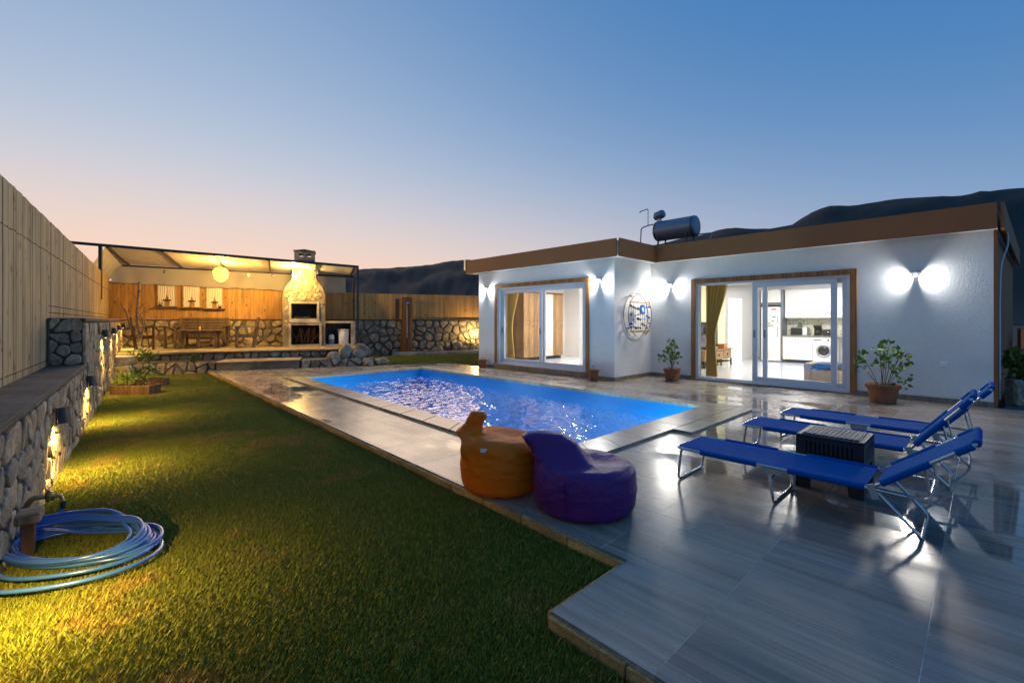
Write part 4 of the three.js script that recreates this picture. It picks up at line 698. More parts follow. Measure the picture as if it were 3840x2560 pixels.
{ // terrace: raised slab with a rubble front, a step and a lower planted ledge
  const t = structure('terrace', 'raised paved terrace with rubble stone front');
  const wl = (bz) => { for (let bx = -1; bx < 3; bx += 0.01) { const p = back(bx, 0, bz); if (p[0] > wallX(p[2])) return bx; } return 1; };
  const poly = (b0, b1, z0, z1, l0 = wl(z0), l1 = wl(z1)) => [backXZ(l0 ?? b0, z0), backXZ(b1, z0), backXZ(b1, z1), backXZ(l1 ?? b0, z1)];
  part(t, 'terrace_core', slabOf([backXZ(wl(0.07) - 0.1, 0.07), backXZ(7.5, 0.07), backXZ(7.5, 3.55), backXZ(wl(3.55) - 0.1, 3.55)], -0.3, PLAT - 0.05), M.mortar);
  const r = rng(75);   // paving slabs on top
  for (let i = -1; i < 12; i++) for (let j = 0; j < 6; j++) { const x0 = 0.0 + i * 0.63, x1 = Math.min(7.52, x0 + 0.62), z0 = 0.08 + j * 0.6, z1 = Math.min(3.68, z0 + 0.592), lim = wl((z0 + z1) / 2) - 0.15; if (x1 < lim || x1 < x0) continue; part(t, 'paving_slab', slabOf([backXZ(Math.max(x0, lim), z0), backXZ(x1, z0), backXZ(x1, z1), backXZ(Math.max(x0, lim), z1)], PLAT - 0.049, PLAT - 0.001 * r()), M.slab); }
  const face = (bx0, bx1, y0, h, bz, seed, sx, sy) => { const g = new THREE.Group(); g.name = 'stone_front'; const p = back(bx0, y0, bz); g.position.set(...p); g.rotation.y = TH_B; t.add(g); faceStones(g, bx1 - bx0, h, sx, sy, 0.016, 0.055, seed, M.stones, [0, 0, 0], 0, null, 1); };
  face(wl(3.56) + 0.02, 7.45, 0.02, PLAT - 0.09, 3.552, 711, 0.26, 0.19);
  // lower ledge on the left with its own stone front, soil on top
  part(t, 'ledge_core', slabOf([backXZ(wl(3.6), 3.56), backXZ(3.72, 3.56), backXZ(3.72, 4.78), backXZ(wl(4.78), 4.78)], -0.3, 0.2), M.mortar); part(t, 'ledge_soil', slabOf([backXZ(wl(3.6), 3.62), backXZ(3.7, 3.62), backXZ(3.7, 4.74), backXZ(wl(4.74), 4.74)], 0.201, 0.212), M.soil);
  face(wl(4.78) + 0.02, 3.72, -0.12, 0.35, 4.782, 717, 0.24, 0.2);
  // the step up from the deck
  part(t, 'step', slabOf([backXZ(3.76, 3.6), backXZ(5.82, 3.6), backXZ(5.82, 4.85), backXZ(3.76, 4.85)], -0.05, 0.19), M.mortarPale, 'broad cement step'); part(t, 'step_tread', slabOf([backXZ(3.74, 3.6), backXZ(5.84, 3.6), backXZ(5.84, 4.9), backXZ(3.74, 4.9)], 0.191, 0.225), M.slab);
  // low stone edging on the right of the step
  part(t, 'ledge_core', slabOf([backXZ(5.86, 3.6), backXZ(7.9, 3.6), backXZ(7.9, 4.78), backXZ(5.86, 4.78)], -0.3, 0.19), M.mortar); face(5.88, 7.9, -0.06, 0.28, 4.782, 723, 0.2, 0.2);
}
{ // loose rocks heaped at the terrace's right end
  const r = rng(77), lab = ['large pale rock on top of the heap at the terrace corner', 'grey rock low in the heap at the terrace corner', 'brownish rock leaning on the heap at the terrace corner', 'small rock at the pool end of the heap', 'flat rock at the right end of the heap', 'rock half hidden behind the heap'];
  const rock = (s, seed) => { const q = rng(seed); let g = new THREE.IcosahedronGeometry(1, 2); g = mergeVertices(g.deleteAttribute('normal').deleteAttribute('uv')); const p = g.attributes.position, o = [q() * 9, q() * 9]; for (let i = 0; i < p.count; i++) { const v = V(p.getX(i), p.getY(i), p.getZ(i)), d = 0.55 + 0.9 * fbm((v.x + o[0]) / 8 % 1, (v.y + v.z * 0.7 + o[1]) / 8 % 1, 9, 9, 3, seed); v.multiplyScalar(d); v.y = Math.max(v.y, -0.55); p.setXYZ(i, v.x * s[0], (v.y + 0.55) * s[1], v.z * s[2]); } g.computeVertexNormals(); return uvm(g); };
  [[7.1, 0.19, 4.3, 0.24, 0.26], [7.45, 0.19, 4.5, 0.22, 0.18], [6.75, 0.19, 4.55, 0.2, 0.16], [7.75, -0.03, 5.0, 0.16, 0.14], [8.15, -0.03, 4.5, 0.22, 0.15], [7.6, 0.19, 3.9, 0.26, 0.28]].forEach(([bx, y, bz, s, h], k) => { const t = bThing('rock', lab[k], 'rock', bx, y, bz, r() * 3, 'rocks heaped at the terrace corner'); part(t, 'body', rock([s, h, s * 0.8], 800 + k), M.stones[k % 6]); });
  // bed against the rear wall with rocks and a globe lamp
  const bed = bThing('raised_bed', 'raised stone-edged bed along the rear wall left of the house', 'raised bed', 8.9, -0.03, 0.75);
  part(bed, 'edging', rspan(0, 4.2, 0, 0.14, 0, 0.12, 0.02), M.plaster); part(bed, 'soil', span(0, 4.2, 0, 0.12, -0.68, -0.002), M.soil);
  const lab2 = ['ochre lit rock nearest the globe lamp', 'round rock in the bed below the globe lamp', 'rock in the bed at the left of the globe lamp', 'dark rock in the bed near the log post', 'small rock in the bed under the lamp', 'squat rock at the house end of the bed', 'tall rock behind the globe lamp'];
  [[12.1, 0.3, 0.26], [12.35, 0.55, 0.2], [11.7, 0.4, 0.24], [10.9, 0.45, 0.17], [11.95, 0.62, 0.13], [12.75, 0.5, 0.22], [12.0, 0.22, 0.3]].forEach(([bx, bz, s], k) => { const t = bThing('rock', lab2[k], 'rock', bx, 0.088, bz, r() * 3, 'rocks in the rear bed'); part(t, 'body', rock([s, s, s * 0.8], 830 + k), M.stones[(k * 2) % 6]); });
  const l = bThing('garden_lamp', 'glowing yellow globe lamp in the bed beside the house', 'lamp', 12.5, 0.09, 0.45); part(l, 'stem', rod(V(0, 0, 0), V(0, 0.62, 0), 0.02), M.black); part(l, 'globe_light', new THREE.SphereGeometry(0.1, 20, 14).translate(0, 0.71, 0), mat({ color: L(0.9, 0.85, 0.7), emissive: L(1, 0.72, 0.28), emissiveIntensity: 4 })); part(l, 'collar', lathe([[0, 0.6], [0.05, 0.6], [0.06, 0.63], [0, 0.63]], 16), M.black);
  const p = new THREE.PointLight(L(1, 0.66, 0.22), 6); p.position.set(...back(12.5, 0.8, 0.45)); p.castShadow = true; p.shadow.radius = 4; scene.add(p);
  const sh = bThing('shrub', 'low lit shrub in the bed under the globe lamp', 'shrub', 12.1, 0.09, 0.55), q = rng(83), lv = []; for (let k = 0; k < 7; k++) lv.push(...leafCluster(q, V((q() - 0.5) * 0.6, 0.14 + 0.4 * q(), (q() - 0.5) * 0.3), 0.13, 26, 0.07)); part(sh, 'foliage', lv, M.leafPale); part(sh, 'stem', rod(V(0, 0, 0), V(0, 0.35, 0), 0.012), M.stem);
}
{ // log post with a shower
  const t = bThing('garden_shower', 'garden shower on a thick rough log post at the rear wall', 'shower', 9.55, -0.03, 0.4), r = rng(85);
  const lg = new THREE.CylinderGeometry(0.2, 0.24, 2.35, 20, 12); { const p = lg.attributes.position; for (let i = 0; i < p.count; i++) { const a = Math.atan2(p.getZ(i), p.getX(i)), s = 1 + 0.13 * (vn((a + 3.15) * 1.6, p.getY(i) * 2.2 + 8, 10, 40, 5) - 0.5) + 0.06 * Math.sin(a * 3); p.setX(i, p.getX(i) * s + 0.02 * Math.sin(p.getY(i) * 2)); p.setZ(i, p.getZ(i) * s); } lg.computeVertexNormals(); }
  lg.translate(0, 1.175, 0); part(t, 'log', lg, M.logWood); part(t, 'side_board', rspan(-0.42, -0.26, 1.35, 2.3, -0.24, -0.2, 0.01), M.darkWood);
  part(t, 'riser_pipe', tube([V(-0.02, 0.7, 0.25), V(-0.02, 1.6, 0.23), V(-0.02, 2.1, 0.24), V(-0.02, 2.18, 0.32), V(-0.02, 2.14, 0.42)], 0.014, 24, 7), M.chrome); part(t, 'shower_head', lathe([[0, 0.05], [0.02, 0.05], [0.08, 0.01], [0.08, 0], [0, 0]], 18).translate(-0.02, 2.08, 0.43), M.chrome); part(t, 'valve', new THREE.SphereGeometry(0.035, 10, 8).translate(-0.02, 0.86, 0.27), M.chrome);
}
{ // stone barbecue with a chimney
  const t = bThing('barbecue_fireplace', 'tall stone barbecue fireplace with arched shoulders and white framed openings', 'fireplace', 5.78, PLAT, 0.85);
  const out = [[-0.69, 0], [0.69, 0], [0.69, 1.78], [0.66, 1.95], [0.59, 2.12], [0.48, 2.27], [0.4, 2.37], [0.385, 2.46], [0.385, 3.0], [-0.385, 3.0], [-0.385, 2.46], [-0.4, 2.37], [-0.48, 2.27], [-0.59, 2.12], [-0.66, 1.95], [-0.69, 1.78]];
  const up = [-0.42, 0.42, 0.98, 1.52], lo = [-0.42, 0.5, 0.06, 0.76], D = 0.8;
  part(t, 'body', uvm(extrude(out, D, [rect(up[0], up[1], up[2], up[3]), rect(lo[0], lo[1], lo[2], lo[3])]).translate(0, 0, 0)), M.mortarPale);
  part(t, 'back_panel', span(-0.6, 0.6, 0.02, 1.7, -0.05, -0.001), M.cement);
  const ins = (p) => { let c = false; for (let i = 0, j = out.length - 1; i < out.length; j = i++) { const [xi, yi] = out[i], [xj, yj] = out[j]; if ((yi > p[1]) !== (yj > p[1]) && p[0] < (xj - xi) * (p[1] - yi) / (yj - yi) + xi) c = !c; } return c; };
  const hits = (c, q, m) => c.poly.some(([x, y]) => { x -= 0.7; return x > q[0] - m && x < q[1] + m && y > q[2] - m && y < q[3] + m; });
  const mid = (a, b) => [(a[0] + b[0]) / 2 - 0.7, (a[1] + b[1]) / 2];
  faceStones(t, 1.4, 3.0, 0.155, 0.135, 0.006, 0.014, 741, M.pale, [-0.7, 0, D], 0, (c) => c.poly.every((p, i) => ins([p[0] - 0.7, p[1]]) && ins(mid(p, c.poly[(i + 1) % c.poly.length]))) && !hits(c, up, 0.06) && !hits(c, lo, 0.06), 1, 290);
  const frame = (q, w) => { const g = extrude(rect(q[0] - w, q[1] + w, q[2] - w, q[3] + w), 0.045, [rect(...q)]); return uvm(g.translate(0, 0, D - 0.002)); };
  part(t, 'opening_frame', frame(up, 0.075), M.plaster); part(t, 'opening_frame', frame(lo, 0.075), M.plaster); part(t, 'lintel', rspan(-0.46, 0.54, 0.838, 0.902, D, D + 0.06, 0.006), M.plaster);
  part(t, 'hearth_lining', [span(-0.419, 0.419, 0.981, 1.0, 0.0, D - 0.004), span(-0.419, -0.4, 1.0, 1.51, 0, D - 0.004), span(0.4, 0.419, 1.0, 1.51, 0, D - 0.004)], M.cement);
  part(t, 'grill', [...Array(9)].map((_, k) => rod(V(-0.3 + k * 0.06, 1.06, 0.2), V(-0.3 + k * 0.06, 1.06, 0.7), 0.005, 5)).concat([rod(V(-0.32, 1.05, 0.7), V(0.2, 1.05, 0.7), 0.008, 5), span(-0.32, 0.2, 1.002, 1.04, 0.3, 0.68)]), M.black);
  const ch = new THREE.Group(); ch.name = 'chimney'; t.add(ch);
  part(ch, 'shaft', uvm(extrude(rect(-0.33, 0.33, 3.0, 3.38), 0.62, [rect(-0.19, -0.04, 3.2, 3.31), rect(0.07, 0.22, 3.2, 3.31)]).translate(0, 0, 0.05)), M.stones[5]); part(ch, 'cap', rspan(-0.36, 0.36, 3.381, 3.43, 0.02, 0.7, 0.012), M.cement); part(ch, 'cap_top', uvm(extrude([[-0.3, 3.43], [0.3, 3.43], [0, 3.475]], 0.6).translate(0, 0, 0.06)), M.cement);
  // firewood in the lower opening
  const r = rng(87);
  for (let k = 0; k < 9; k++) { const g = bThing('firewood', ['split log at the left of the lower barbecue opening', 'log lying across the lower barbecue opening', 'log leaning in the middle of the lower opening', 'dark log at the back of the lower opening', 'log at the right of the lower opening', 'log on top of the firewood heap', 'short log at the front of the firewood heap', 'log leaning left in the firewood heap', 'thin log leaning right in the firewood heap'][k], 'log', 5.78 + 0.04 + (k - 4) * 0.085, PLAT + 0.062 + 0.05, 0.85 + 0.35 + 0.06 * (k % 3), 0, 'firewood under the barbecue'); const a = (r() - 0.5) * 1.9, l = 0.26; part(g, 'log', rod(V(-Math.sin(a) * l, Math.max(0, l * Math.cos(a) - l) , 0), V(Math.sin(a) * l * 0.9, 0.08 + 0.45 * Math.cos(a), (r() - 0.5) * 0.1), 0.035 + 0.02 * r(), 9), M.logWood); }
  // side counter
  const c = bThing('side_counter', 'white plastered counter with an open niche beside the barbecue', 'counter', 6.48, PLAT, 0.9);
  part(c, 'top', rspan(0.0, 1.02, 0.82, 0.9, 0, 0.76, 0.008), M.plaster); part(c, 'side', rspan(0.87, 1.02, 0.0, 0.819, 0, 0.75, 0.008), M.plaster); part(c, 'floor_slab', rspan(0.0, 0.869, 0.0, 0.05, 0, 0.75, 0.008), M.plaster); part(c, 'back', span(0, 0.87, 0.05, 0.819, 0, 0.05), M.cement);
  const b = bThing('bucket', 'white lidded plastic bucket in the counter niche', 'bucket', 7.1, PLAT + 0.05, 1.4); part(b, 'body', lathe([[0, 0], [0.17, 0], [0.2, 0.5], [0, 0.5]], 24), M.whitePlain); part(b, 'lid', lathe([[0, 0.501], [0.212, 0.501], [0.212, 0.54], [0.19, 0.55], [0, 0.55]], 24), M.whitePlain);
  const bo = bThing('canister', 'blue and white canister beside the bucket', 'canister', 6.68, PLAT + 0.05, 1.42); part(bo, 'body', lathe([[0, 0], [0.1, 0], [0.1, 0.2], [0, 0.2]], 18), mat({ color: L(0.1, 0.2, 0.42) })); part(bo, 'upper', lathe([[0, 0.201], [0.1, 0.201], [0.09, 0.33], [0.03, 0.36], [0, 0.36]], 18), M.whitePlain);
}
{ // canopy over the terrace: dark steel frame and cream cloth
  const t = bThing('canopy', 'cream fabric canopy on a dark steel frame over the terrace', 'canopy', 0, PLAT, 0);
  const yF = (x) => 3.5 - 0.0456 * x - PLAT, yB = (x) => 3.23 - 0.0165 * x - PLAT, zF = 3.4, zB = 0.25, X0 = 0.12, X1 = 7.5;
  part(t, 'front_beam', beam(V(0.0, yF(0), zF), V(X1 + 0.03, yF(X1), zF), 0.07, 0.075), M.darkMetal); part(t, 'rear_beam', beam(V(0.1, yB(0.1), zB), V(X1, yB(X1), zB), 0.06, 0.06), M.darkMetal);
  part(t, 'post', span(X1 - 0.035, X1 + 0.035, -0.02, yF(X1) - 0.04, zF - 0.035, zF + 0.035), M.darkMetal); part(t, 'post', span(X1 - 0.03, X1 + 0.03, 0, yB(X1) - 0.03, zB - 0.03, zB + 0.03), M.darkMetal); part(t, 'post', span(0.66, 0.73, 1.5, yF(0.7) - 0.04, zF - 0.04, zF + 0.03), M.darkMetal);
  for (const [a, b] of [[0.83, 0.3], [2.1, 1.8], [3.4, 3.15], [4.87, 4.55], [6.23, 6.1], [7.4, 7.35]]) part(t, 'rafter', beam(V(a, yF(a) - 0.02, zF - 0.04), V(b, yB(b) - 0.0, zB + 0.03), 0.055, 0.055), M.darkMetal);
  const cloth = (fn, nu, nv) => { const pos = [], idx = [], uv = []; for (let j = 0; j <= nv; j++) for (let i = 0; i <= nu; i++) { const p = fn(i / nu, j / nv); pos.push(p.x, p.y, p.z); uv.push(p.x, p.z + p.y); if (i < nu && j < nv) { const q = j * (nu + 1) + i; idx.push(q, q + 1, q + nu + 2, q, q + nu + 2, q + nu + 1); } } const g = new THREE.BufferGeometry(); g.setAttribute('position', new THREE.Float32BufferAttribute(pos, 3)); g.setAttribute('uv', new THREE.Float32BufferAttribute(uv, 2)); g.setIndex(idx); g.computeVertexNormals(); return g; };
  // roof cloth with an opening for the barbecue's chimney: three sheets
  const roof = (x0, x1, v0, v1) => cloth((u, v) => { const t0 = mix(v0, v1, v), x = mix(x0 < 1 ? mix(0.83, 0.12, t0) : x0, x1, u), z = mix(zF, zB, t0), sag = 0.035 * Math.abs(Math.sin(x * 2.2)) * Math.sin(Math.PI * t0); return V(x, mix(yF(x), yB(x), t0) + 0.045 - sag - 0.012 * fbm(x / 8, t0, 40, 12, 2, 7), z); }, 40, 14);
  part(t, 'roof_cloth', roof(X0 + 0.5, 5.36, 0, 1), M.awning); part(t, 'roof_cloth', roof(5.36, 6.2, 0, 0.52), M.awning); part(t, 'roof_cloth', roof(6.2, X1, 0, 1), M.awning);
  // rear hanging from the beam to the fence, gathered, and the left gable piece
  part(t, 'rear_cloth', cloth((u, v) => { const x = mix(-0.25, 7.2, u), f = Math.sin(x * 9 + 2 * Math.sin(x * 1.7)) * 0.5 + 0.5; return V(x, mix(yB(x) + 0.02, 2.66 - 0.026 * x - 0.03 * f - PLAT, v), zB - 0.05 - 0.12 * v + 0.03 * f * v); }, 160, 6), M.awning);
  part(t, 'gable_cloth', cloth((u, v) => { const z = mix(zB - 0.06, 3.36, u), x = mix(0.12, 0.83, u); return V(x + 0.02 * Math.sin(z * 9) * v - 0.42 * v, mix(mix(yB(0.12), yF(0.83), u) + 0.04, 2.72 - PLAT, v), z); }, 40, 6), M.awning);
}
{ // lamps under the canopy
  const ln = bThing('pendant_lantern', 'glowing round woven lantern hanging from the canopy', 'lantern', 3.34, 2.88, 2.2, -TH_B);
  const sh = lathe([[0.05, -0.255], [0.085, -0.25], [0.1, -0.215], [0.165, -0.17], [0.215, -0.08], [0.225, 0.02], [0.2, 0.12], [0.14, 0.19], [0.05, 0.22]], 28);
  part(ln, 'shade_light', sh, phys({ color: L(0.8, 0.6, 0.3), emissive: L(1, 0.6, 0.13), emissiveIntensity: 1.35, side: THREE.DoubleSide, roughness: 0.9 }));
  part(ln, 'bulb_light', new THREE.SphereGeometry(0.07, 14, 10).translate(0, -0.06, 0), mat({ color: L(0.9, 0.9, 0.8), emissive: L(1, 0.8, 0.4), emissiveIntensity: 5 })); part(ln, 'cord', rod(V(0, 0.22, 0), V(-0.03, 0.42, 0.06), 0.006, 6), M.dark);
  for (let k = 0; k < 8; k++) { const a = k * Math.PI / 4; part(ln, 'rib', tube([V(0.05 * Math.cos(a), 0.22, 0.05 * Math.sin(a)), V(0.203 * Math.cos(a), 0.12, 0.203 * Math.sin(a)), V(0.228 * Math.cos(a), 0.0, 0.228 * Math.sin(a)), V(0.172 * Math.cos(a), -0.17, 0.165 * Math.sin(a)), V(0.1 * Math.cos(a), -0.23, 0.1 * Math.sin(a))], 0.004, 16, 5), M.cord); }
  const p = new THREE.PointLight(L(1, 0.56, 0.11), 22); p.position.set(...back(3.34, 2.84, 2.2)); p.castShadow = true; p.shadow.radius = 6; scene.add(p);
  const bl = bThing('hanging_bulb', 'bright bare bulb hanging in front of the barbecue', 'light bulb', 5.5, 2.93, 2.2); part(bl, 'bulb_light', new THREE.SphereGeometry(0.07, 16, 12), mat({ color: L(0.9, 0.9, 0.8), emissive: L(1, 0.82, 0.45), emissiveIntensity: 6 })); part(bl, 'socket', rod(V(0, 0.065, 0), V(0, 0.13, 0), 0.025, 10), M.dark); part(bl, 'cord', rod(V(0, 0.13, 0), V(0, 0.27, 0.02), 0.005, 6), M.dark);
  const q = new THREE.PointLight(L(1, 0.64, 0.18), 16); q.position.set(...back(5.5, 2.93, 2.2)); q.castShadow = true; q.shadow.radius = 3; scene.add(q);
  const lab = ['unlit grey bulb of the string at the left end of the canopy', 'unlit bulb just left of the round lantern', 'small pale bulb right of the round lantern', 'dark bulb midway between lantern and barbecue', 'dark bulb at the right end of the canopy'];
  [[1.55, 2.98, 1.2], [2.95, 3.0, 1.4], [4.05, 2.93, 1.6], [4.75, 2.95, 1.4], [7.15, 2.86, 1.2]].forEach(([bx, y, bz], k) => { const b = bThing('string_bulb', lab[k], 'light bulb', bx, y, bz, 0, 'unlit bulbs strung under the canopy'); part(b, 'bulb', lathe([[0, -0.06], [0.03, -0.05], [0.045, -0.015], [0.035, 0.02], [0.02, 0.05], [0, 0.05]], 14), phys({ color: k === 2 ? L(0.7, 0.68, 0.6) : L(0.12, 0.13, 0.15), roughness: 0.2 })); part(b, 'wire', rod(V(0, 0.05, 0), V(0, 0.24, 0), 0.004, 5), M.dark); });
}
{ // three little curtained frames on the fence
  const r = rng(89), lab = ['curtained little window frame on the fence, left of three', 'curtained little window frame on the fence, middle of three', 'curtained little window frame on the fence, right of three'];
  [[0.98, 1.56, 1.82], [1.73, 2.29, 1.8], [2.43, 2.99, 1.77]].forEach(([a, b, y], k) => {
    const w = b - a, h = 0.82, t = bThing('window_frame', lab[k], 'window frame', a, y, -0.045, 0, 'decorative frames on the fence');
    part(t, 'frame', [rspan(0, 0.035, 0.03, h, 0.004, 0.05), rspan(w - 0.035, w, 0.03, h, 0.004, 0.05), rspan(0.035, w - 0.035, h - 0.035, h, 0.004, 0.05)], M.pine); part(t, 'shelf', rspan(-0.06, w + 0.06, 0, 0.03, 0.002, 0.16), M.furn);
    for (const s of [0, 1]) { const pos = [], idx = []; for (let j = 0; j <= 14; j++) for (let i = 0; i <= 20; i++) { const tt = j / 14, q = i / 20, ww = (w - 0.07) / 2 * (1 - 0.42 * Math.sin(Math.PI * clamp(tt * 0.85)) ** 1.2 * 0 - 0.3 * smooth(0.35, 0.9, tt)); const x = s ? w - 0.035 - q * ww : 0.035 + q * ww; pos.push(x, h - 0.04 - tt * (h - 0.09), 0.035 + 0.012 * Math.sin(q * 25)); if (i < 20 && j < 14) { const e = j * 21 + i; idx.push(e, e + 1, e + 22, e, e + 22, e + 21); } } const g = new THREE.BufferGeometry(); g.setAttribute('position', new THREE.Float32BufferAttribute(pos, 3)); g.setIndex(idx); g.computeVertexNormals(); part(t, 'curtain', g, mat({ color: L(0.72, 0.66, 0.58), roughness: 0.9, side: THREE.DoubleSide })); }
    part(t, 'plaque', rspan(w * 0.32, w * 0.72, 0.24, 0.29, 0.05, 0.07, 0.004), M.darkWood);
    const f = bThing('small_flowerpot', ['dark little pot on the left window shelf', 'reddish little pot on the middle window shelf', 'dark little pot on the right window shelf'][k], 'flower pot', a + [0.12, 0.3, 0.46][k], y + 0.031, 0.05); part(f, 'pot', lathe([[0, 0], [0.035, 0], [0.05, 0.08], [0, 0.08]], 14), k === 1 ? mat({ color: L(0.5, 0.16, 0.1) }) : M.dark); part(f, 'foliage', leafCluster(r, V(0, 0.1, 0), 0.04, 16, 0.04), k === 1 ? M.leafRed : M.leaf);
  });
}
{ // garden furniture
  const slats = (p, n, x0, x1, y, z0, z1, m, nm = 'slat') => { for (let k = 0; k < n; k++) { const w = (z1 - z0) / n; part(p, nm, rspan(x0, x1, y, y + 0.024, z0 + k * w + 0.004, z0 + (k + 1) * w - 0.004, 0.004), m); } };
  function seat(t, w) { // faces +z
    for (const x of [0, w - 0.07]) { part(t, 'leg', rspan(x, x + 0.07, 0, 0.7, 0.52, 0.59, 0.006), M.furn); part(t, 'leg', bar(V(x + 0.035, 0, 0.05), V(x + 0.035, 1.02, -0.09), 0.07, 0.06), M.furn); part(t, 'armrest', rspan(x - 0.015, x + 0.085, 0.701, 0.735, -0.03, 0.63, 0.008), M.furn); part(t, 'side_rail', rspan(x + 0.015, x + 0.055, 0.34, 0.42, 0.06, 0.52, 0.004), M.furn); }
    part(t, 'front_rail', rspan(0.071, w - 0.071, 0.3, 0.42, 0.53, 0.57, 0.005), M.furn); slats(t, 6, 0.06, w - 0.06, 0.425, 0.02, 0.58, M.furn);
    for (let k = 0; k < 5; k++) { const y = 0.54 + k * 0.1; part(t, 'back_slat', rspan(0.071, w - 0.071, y, y + 0.08, -0.045 - 0.012 * k, -0.018 - 0.012 * k, 0.005), M.furn); }
  }
  const b = bThing('garden_bench', 'dark wooden slatted garden bench against the rear wall', 'bench', 1.72, PLAT, 0.35); seat(b, 1.5);
  const c1 = bThing('garden_armchair', 'dark wooden armchair left of the low table facing right', 'armchair', 0.93, PLAT, 1.85, 1.35, 'garden armchairs'); seat(c1, 0.68);
  const c2 = bThing('garden_armchair', 'dark wooden armchair right of the low table facing left', 'armchair', 4.15, PLAT, 1.15, -1.35, 'garden armchairs'); seat(c2, 0.68);
  const t = bThing('garden_table', 'dark wooden low table with a slatted top in front of the bench', 'table', 1.95, PLAT, 1.15); slats(t, 6, 0, 1.32, 0.575, 0, 0.68, M.furn);
  for (const x of [0.2, 1.1]) for (const z of [0.06, 0.56]) part(t, 'leg', rspan(x, x + 0.07, 0, 0.574, z, z + 0.06, 0.005), M.furn); part(t, 'apron', rspan(0.27, 1.1, 0.47, 0.56, 0.6, 0.63, 0.004), M.furn); part(t, 'apron', rspan(0.27, 1.1, 0.47, 0.56, 0.06, 0.09, 0.004), M.furn); part(t, 'stretcher', rspan(0.27, 1.1, 0.3, 0.36, 0.3, 0.36, 0.004), M.furn); part(t, 'mid_leg', rspan(0.65, 0.71, 0, 0.574, 0.58, 0.62, 0.004), M.furn);
  const cn = bThing('candle', 'small yellow candle on the low table', 'candle', 2.6, PLAT + 0.6, 1.5); part(cn, 'wax', lathe([[0, 0], [0.03, 0], [0.03, 0.12], [0.02, 0.125], [0, 0.12]], 14), mat({ color: L(0.75, 0.52, 0.1) })); part(cn, 'wick', rod(V(0, 0.12, 0), V(0, 0.145, 0), 0.003, 5), M.dark);
}
{ // bare branches standing in the terrace corner
  const a = bThing('dry_branch', 'bare forked branch standing upright at the terrace edge', 'branch', 1.42, PLAT, 2.9); part(a, 'trunk', tube([V(0, 0, 0), V(0.0, 0.5, 0), V(-0.06, 1.0, 0), V(-0.02, 1.5, 0.02), V(0, 2.05, 0)], 0.032, 24, 7), M.bark); part(a, 'fork', tube([V(0, 0.38, 0), V(-0.2, 0.7, 0.02), V(-0.3, 1.1, 0), V(-0.42, 1.38, 0)], 0.026, 20, 7), M.bark); part(a, 'fork', tube([V(0, 0.25, 0), V(0.1, 0.7, 0), V(0.05, 1.05, 0)], 0.02, 16, 7), M.bark);
  for (const [x, y, dx] of [[-0.06, 1.2, 0.25], [-0.02, 1.5, -0.24], [0, 1.7, 0.16], [-0.3, 1.1, 0.15], [-0.05, 0.95, 0.22]]) part(a, 'twig', tube([V(x, y, 0), V(x + dx * 0.5, y + 0.16, 0.02), V(x + dx, y + 0.25, 0)], 0.01, 8, 5), M.bark);
}
{ // planters and plants in the corner by the wall
  const r = rng(93), C = [0.72, -11.7];
  const boxy = (p, turn, w, label) => { const t = thing('wooden_planter', label, 'planter', p, turn); part(t, 'side', rspan(-w / 2, w / 2, 0, 0.2, 0.13, 0.155), M.planter); part(t, 'side', rspan(-w / 2, w / 2, 0, 0.2, -0.155, -0.13), M.planter); part(t, 'end', rspan(-w / 2, -w / 2 + 0.025, 0, 0.2, -0.13, 0.13), M.planter); part(t, 'end', rspan(w / 2 - 0.025, w / 2, 0, 0.2, -0.13, 0.13), M.planter); part(t, 'soil', span(-w / 2 + 0.025, w / 2 - 0.025, 0.02, 0.16, -0.13, 0.13), M.soil); const lv = []; for (let k = 0; k < 7; k++) lv.push(...leafCluster(r, V((r() - 0.6) * w * 0.7, 0.2 + 0.16 * r(), (r() - 0.5) * 0.2), 0.12, 22, 0.075)); part(t, 'foliage', lv, M.leaf); };
  boxy([0.86, LAWN - 0.004, -11.5], -0.72, 0.74, 'reddish wooden planter box with green plants on the lawn by the wall');
  boxy([1.18, LAWN - 0.004, -12.6], -0.5, 0.62, 'second wooden planter box behind the first at the wall corner');
  const lb = ['leafy plant in the corner ledge lit yellow by the wall lamps', 'small plant hanging over the ledge beside the branch', 'plant at the foot of the terrace corner', 'little plant growing between the ledge stones'];
  [[1.75, 4.2, 0.2, 0.3], [2.15, 4.45, 0.2, 0.2], [1.7, 4.95, -0.09, 0.32], [3.1, 4.3, 0.2, 0.13]].forEach(([bx, bz, y, s], k) => { const t = bThing('corner_plant', lb[k], 'plant', bx, y, bz, 0, 'plants in the terrace corner'), lv = []; for (let q = 0; q < 7; q++) { const c = V((r() - 0.5) * s * 1.3, s * (0.4 + 0.8 * r()), (r() - 0.5) * s); part(t, 'stem', rod(V(0, 0, 0), c, 0.006, 5), M.stem); lv.push(...leafCluster(r, c, s * 0.4, 22, 0.075)); } part(t, 'foliage', lv, k % 2 ? M.leaf : M.leafPale); });
  const st = bThing('stone_ledge', 'stepped stone slabs in the corner between wall and terrace', 'stone steps', 1.2, LAWN, 4.75); part(st, 'slab', rspan(-0.1, 0.75, 0, 0.3, 0.1, 0.5, 0.02), M.plaster); part(st, 'slab', rspan(-0.15, 0.62, 0.301, 0.52, -0.5, 0.25, 0.02), M.plaster); faceStones(st, 0.84, 0.29, 0.2, 0.14, 0.01, 0.04, 761, M.pale, [-0.09, 0, 0.5]);
}

